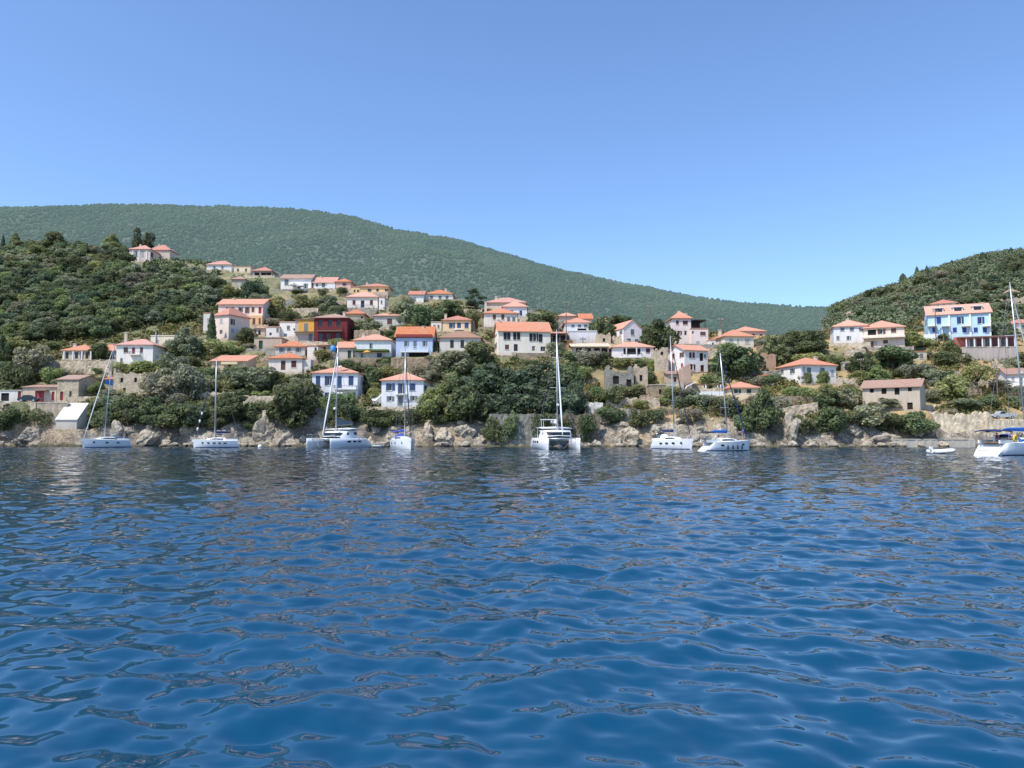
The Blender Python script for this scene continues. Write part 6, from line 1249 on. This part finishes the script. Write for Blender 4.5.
# ------------------------------------------------------------------ vehicles
def car(label, px, base, yaw, paint, L=4.5, pickup=False, Y=None, name='parked_car', cat='car'):
    Yd = Y or hitY(px, base); p = at(px, base, Yd); z = p.z
    root = empty(name, (p.x, Yd, z), yaw, label, cat, 'parked vehicles'); add_pad(p.x, Yd, yaw, -L/2-.8, L/2+.8, -1.6, 1.8, z, 1.5)
    h = L/2; W = .82
    prof = [(-h,.35),(-h+.02,.8),(-h+.15,.95),(-h*.35,1.0),(h*.45,1.0),(h*.92,.88),(h,.75),(h,.35),(h-.35,.28),(-h+.3,.28)]
    if pickup: prof = [(-h,.45),(-h,1.0),(-.2,1.02),(h*.5,1.02),(h*.95,.95),(h,.8),(h,.42),(h-.3,.36),(-h+.3,.36)]
    mb = MB(); mb.prism(prof, -W, W); body = mb.build('body', paint, root)
    cab = [(-h*.62,.99),(-h*.42,1.42),(h*.12,1.46),(h*.45,1.0)] if not pickup else [(-.25,1.01),(-.15,1.55),(h*.28,1.57),(h*.52,1.01)]
    mb = MB(); mb.loft([[(x, -W + .04, z) for x, z in cab], [(x, -W + .12, z) for x, z in cab], [(x, W - .12, z) for x, z in cab], [(x, W - .04, z) for x, z in cab]]); c_ = mb.build('cabin', paint, root)
    cx = sum(q[0] for q in cab)/4
    for s in (1, -1):
        ins = [(cx + (x - cx)*.84, 1.02 + (z - 1.0)*.82) for x, z in cab]; mb = MB(); mb.poly([(x, s*(W - .035), z) for x, z in ins]); mb.build('side_window', GLASSD, c_)
        for xw in (-h*.62, h*.62):
            m2 = MB(); m2.tube([(xw, s*(W - .16), .33), (xw, s*(W + .02), .33)], .33, 16); w = m2.build('wheel', BLACK, root); m3 = MB(); m3.tube([(xw, s*(W + .021), .33), (xw, s*(W + .035), .33)], .19, 12); m3.build('rim', ALU, w)
        m2 = MB(); m2.box(h - .02, h + .015, s*.6 - .16, s*.6 + .16, .66, .8); m2.build('headlight', WHITE, root)
        m2 = MB(); m2.box(-h - .015, -h + .02, s*.64 - .12, s*.64 + .12, .68, .84); m2.build('tail_light', SH['r'], root)
    if pickup:
        mb = MB(); 
        for (a,b,c2,d,e,f_) in ((-h+.02,-.3,-W+.0,-W+.08,1.025,1.25),(-h+.02,-.3,W-.08,W,1.025,1.25),(-h+.0,-h+.1,-W+.09,W-.09,1.025,1.25)): mb.box(a,b,c2,d,e,f_)
        mb.build('cargo_rails', paint, root)
    for xb in (h, -h): m2 = MB(); m2.box(xb - .06, xb + .06, -W + .02, W - .02, .38, .56); m2.build('bumper', BLACK, root)
    return root
car('silver open pickup parked on the stony slope at the right edge above the quay', 1002.5, 419, D2R(180+4), plain('silver_paint', (.52,.51,.52), .3, .3), 4.9, True, Y=151.5, name='pickup', cat='pickup')
car('dark blue car parked by the white flat store on the left quay', 29, 402, D2R(8), plain('dark_paint', (.02,.03,.05), .25), 3.9, Y=160.5)
# ------------------------------------------------------------------ poles and lamps
def pole(px, top, base, label, cross=True, Y=None, lamp=False):
    Yd = Y or hitY(px, base); p = at(px, base, Yd); z = gz(p.x, Yd); h = zat(top, Yd) - z
    root = empty('utility_pole' if not lamp else 'street_lamp', (p.x, Yd, z), 0, label, 'utility pole' if not lamp else 'street lamp', 'poles among the houses')
    mb = MB(); mb.tube([(0,0,-.4),(0,0,h*.5),(.03,0,h)], [.15,.13,.10], 8); mb.build('post', WOOD if not lamp else ALU, root)
    if cross:
        mb = MB(); mb.box(-.75,.75,-.06,.06,h-.55,h-.42); mb.build('crossarm', WOOD, root)
        for x in (-.65,-.25,.25,.65): mb = MB(); mb.tube([(x,0,h-.415),(x,0,h-.2)], .05, 6); mb.build('insulator', WHITE, root)
    if lamp: mb = MB(); mb.tube([(0,0,h),(-.5,-.3,h+.25),(-1.1,-.6,h+.2)], .05, 5); mb.build('arm', ALU, root); mb = MB(); mb.box(-1.5,-1.0,-.75,-.5,h+.1,h+.2); mb.build('lamp_head', WHITE, root)
    return Vector((p.x, Yd, z + h - .2))
pa = pole(566.3, 301, 346, 'tall pole with cross-arm rising between the open porch and the blue-marked house')
pb = pole(998, 366, 404, 'wooden pole standing on the embankment right of the loose yellowish tree')
pc = pole(861.3, 358, 380, 'thin pole among the trees left of the large rounded green tree')
pd = pole(936.3, 310, 346, 'pole in front of the left end of the sky blue dormer house')
pole(943.8, 329, 345, 'short pole before the sky blue dormer house', False)
pole(824, 318, 345, 'slender pole on the valley ridge left of the trees-overlooking white house')
pole(720.6, 318, 335, 'pole rising beside the wide cream house')
pole(333, 262 + 44, 318, 'short pole behind the dark red house', False)
pole(650, 305, 330, 'faint pole standing in the trees left of the tall pink house')
pole(533, 421, 441, 'white curved quay lamp on the grey concrete wall', False, Y=152.4, lamp=True)
for (a, b, lab) in ((pc, pd, 'sagging overhead cable between the two right-hand poles'), (pd, pb, 'sagging overhead cable down to the embankment pole')):
    mb = MB(); mb.tube([a.lerp(b, k/12) - Vector((0,0,1.6*4*(k/12)*(1-k/12))) for k in range(13)], .02, 4); tag(mb.build('cable', WIRE), lab, 'cable')
# ------------------------------------------------------------------ terrace furniture
def parasol(px, base, wpx, label, mat, Y=None, name='parasol', off=2.0):
    Yd = (Y or hitY(px, base)) - off; p = at(px, base, Yd); z = p.z; R = wpx * Yd / F / 2
    root = empty(name, (p.x, Yd, z), 0, label, 'parasol', 'terrace parasols')
    mb = MB(); mb.tube([(0,0,-.6),(0,0,2.5)], .035, 6); mb.build('pole', WHITE, root)
    mb = MB(); mb.loft([[(R*k*math.cos(a), R*k*math.sin(a), z2) for a in [2*math.pi*q/10 for q in range(10)]] for k, z2 in ((1, 1.95), (1, 2.1), (.5, 2.4), (.02, 2.6))]); mb.build('canopy', mat, root)
    mb = MB(); mb.box(-.3,.3,-.3,.3,-.61,-.5); mb.build('base', CONC, root)
parasol(294.5, 291, 12, 'white parasol on the ridge terrace, left of the pair', WHITE); parasol(300.5, 292, 9, 'smaller white parasol on the ridge terrace, right of the pair', WHITE)
parasol(367, 360.5, 8, 'orange parasol below the vine pergola of the pale blue-white house', plain('orange_canvas', (.72,.33,.06), .8), off=3.2)
# garden arch and pergola right of centre
p = at(706, 398, 164); root = empty('garden_pergola', (p.x, 164, gz(p.x, 164)), 0, 'white garden pergola with leaning white rails below the maroon-windowed house', 'pergola')
for x in (-3.2, 0, 3.2):
    for y in (0, 2.4): mb = MB(); mb.box(x-.12, x+.12, y-.12, y+.12, -.6, 2.5); mb.build('post', WHITE, root)
mb = MB()
for x in np.linspace(-3.6, 3.6, 9): mb.box(x-.06, x+.06, -.5, 2.9, 2.62, 2.74)
for y in (0, 2.4): mb.box(-3.7, 3.7, y-.07, y+.07, 2.505, 2.615)
mb.build('beams', WOOD, root)
mb = MB(); mb.tube([(-5.4, -.6, .2), (-4.2, -.4, 2.1), (-2.2, -.2, 3.0)], .12, 6); mb.build('handrail', WHITE, root)
mb = MB(); mb.box(-3.8, 3.6, -1.0, -.75, -.6, 1.0); mb.build('parapet', WHITE, root)
# blue water tank / sign seen by the left catamaran's mast
p = at(333.2, 348.5, 168); root = empty('water_tank', (p.x, 168, zat(351.5, 168)), 0, 'bright blue water tank on a stand beside the left catamaran mast top', 'water tank')
mb = MB(); mb.tube([(0,0,0),(0,0,.12),(0,0,1.15),(0,0,1.3)], [.55,.6,.6,.4], 14); mb.build('drum', plain('blue_plastic', (.06,.28,.62), .5), root, True)
mb = MB()
for x in (-.4,.4):
    for y in (-.4,.4): mb.tube([(x,y,-3.2),(x,y,-.005)], .05, 5)
mb.build('stand', WOOD, root)
# ------------------------------------------------------------------ sea
def sea():
    inv = 1.0 / np.arange(1/3.2, 1/46, -0.42 / (F * CH)); far = np.arange(inv[-1] + .45, 178, .45)
    Ys = np.concatenate([inv, far]); B = np.tan(np.linspace(-1, 1, 900) * math.atan(1.05))
    BB, YY = np.meshgrid(B, Ys); X = BB * YY; Z = np.zeros_like(X)
    rg = np.random.default_rng(4); n = 90
    lam = np.exp(rg.uniform(np.log(.25), np.log(2.6), n)); th = rg.normal(0.25, 1.15, n)          # travel direction from +Y
    k = 2*np.pi/lam; amp = SEA_SLOPE * lam / (2*np.pi) * np.sqrt(2.0/n) * np.where(lam > 1.6, .85, 1) * np.where(lam < .4, .8, 1)
    ph = rg.uniform(0, 6.28, n); res = np.maximum(YY * 2.1 / 900, np.gradient(Ys)[:, None])
    gust = 1 + .5 * fbm(X / 16, YY / 26, 61, 2)
    for i in range(n):
        fade = np.clip((lam[i] / res - 2.2) / 2.0, 0, 1)
        if fade.max() <= 0: continue
        a = k[i] * (X * math.sin(th[i]) + YY * math.cos(th[i])) + ph[i]
        Z += fade * amp[i] * (np.sin(a) + .18 * np.cos(2*a))
    Z *= gust
    nY, nX = X.shape; i = np.arange(nY*nX).reshape(nY, nX)
    Fq = np.stack([i[:-1,:-1], i[:-1,1:], i[1:,1:], i[1:,:-1]], -1).reshape(-1, 4)
    m, nt, b = new_mat('sea_water'); geo = N(nt, 'ShaderNodeNewGeometry'); pos = geo.outputs['Position']
    n0 = noise(nt, .05, 3, pos)
    c = mixc(nt, n0.outputs[0], (0.001,0.044,0.100), (0.002,0.060,0.124)); spy = N(nt, 'ShaderNodeSeparateXYZ'); nt.links.new(pos, spy.inputs[0]); c = mixc(nt, ramp(nt, spy.outputs[1], 8, 55), c, (0.001,0.019,0.036)); nt.links.new(c, b.inputs['Base Color'])  # far water painted darker, for the blue light lost at grazing view
    b.inputs['Roughness'].default_value = 0.03; b.inputs['IOR'].default_value = 1.45
    # finer ripples that the sheet itself is too coarse to carry far out
    sp = N(nt, 'ShaderNodeSeparateXYZ'); nt.links.new(pos, sp.inputs[0])
    mp = N(nt, 'ShaderNodeMapping'); mp.inputs['Rotation'].default_value = (0, 0, .3); mp.inputs['Scale'].default_value = (.75, 1.15, 1); nt.links.new(pos, mp.inputs[0])
    n1 = noise(nt, 1.1, 2, mp.outputs[0], .5)
    bp = N(nt, 'ShaderNodeBump'); bp.inputs['Distance'].default_value = SEA_BUMP; nt.links.new(n1.outputs[0], bp.inputs['Height'])
    rp = N(nt, 'ShaderNodeMapRange'); rp.inputs[1].default_value = 12; rp.inputs[2].default_value = 140; rp.inputs[4].default_value = 1.9; nt.links.new(sp.outputs[1], rp.inputs[0]); nt.links.new(rp.outputs[0], bp.inputs['Strength']); nt.links.new(bp.outputs[0], b.inputs['Normal'])
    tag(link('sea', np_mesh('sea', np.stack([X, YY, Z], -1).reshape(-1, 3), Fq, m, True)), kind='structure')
SEA_SLOPE, SEA_BUMP = 0.150, 0.16
sea()
build_terrain()
# ------------------------------------------------------------------ light, sky, camera
sc = bpy.context.scene
SUN_EL, SUN_AZ = math.radians(56), math.radians(-130)        # azimuth from +Y towards +X: high on the left, slightly behind the viewer
w = bpy.data.worlds.new('World'); sc.world = w; w.use_nodes = True
bg = w.node_tree.nodes['Background']; sky = w.node_tree.nodes.new('ShaderNodeTexSky'); sky.sky_type = 'NISHITA'; sky.sun_disc = False
sky.sun_elevation = SUN_EL; sky.sun_rotation = SUN_AZ; sky.air_density = 1.0; sky.dust_density = 0.8; sky.ozone_density = 2.2
tint = mixc(w.node_tree, 1.0, sky.outputs[0], (1.12, 1.30, 1.55), 'MULTIPLY'); w.node_tree.links.new(tint, bg.inputs[0]); bg.inputs[1].default_value = 0.15
L = bpy.data.lights.new('sun', 'SUN'); L.energy = 4.9; L.angle = math.radians(.5); L.color = (1, .95, .86)
so = bpy.data.objects.new('sun', L); C.objects.link(so)
dv = Vector((math.sin(SUN_AZ)*math.cos(SUN_EL), math.cos(SUN_AZ)*math.cos(SUN_EL), math.sin(SUN_EL)))
so.rotation_euler = dv.to_track_quat('Z', 'Y').to_euler(); so.location = dv * 300
cd = bpy.data.cameras.new('camera'); co = bpy.data.objects.new('camera', cd); C.objects.link(co); sc.camera = co
cd.sensor_width = 36; cd.lens = 36 * F / 1024; cd.clip_start = .1; cd.clip_end = 6000
co.location = (0, 0, CH); co.rotation_euler = (math.pi/2 + PITCH, 0, 0)
sc.view_settings.view_transform = 'Standard'; sc.view_settings.look = 'None'; sc.view_settings.exposure = 0; sc.view_settings.gamma = 1
sc.cycles.max_bounces = 6; sc.cycles.use_denoising = True
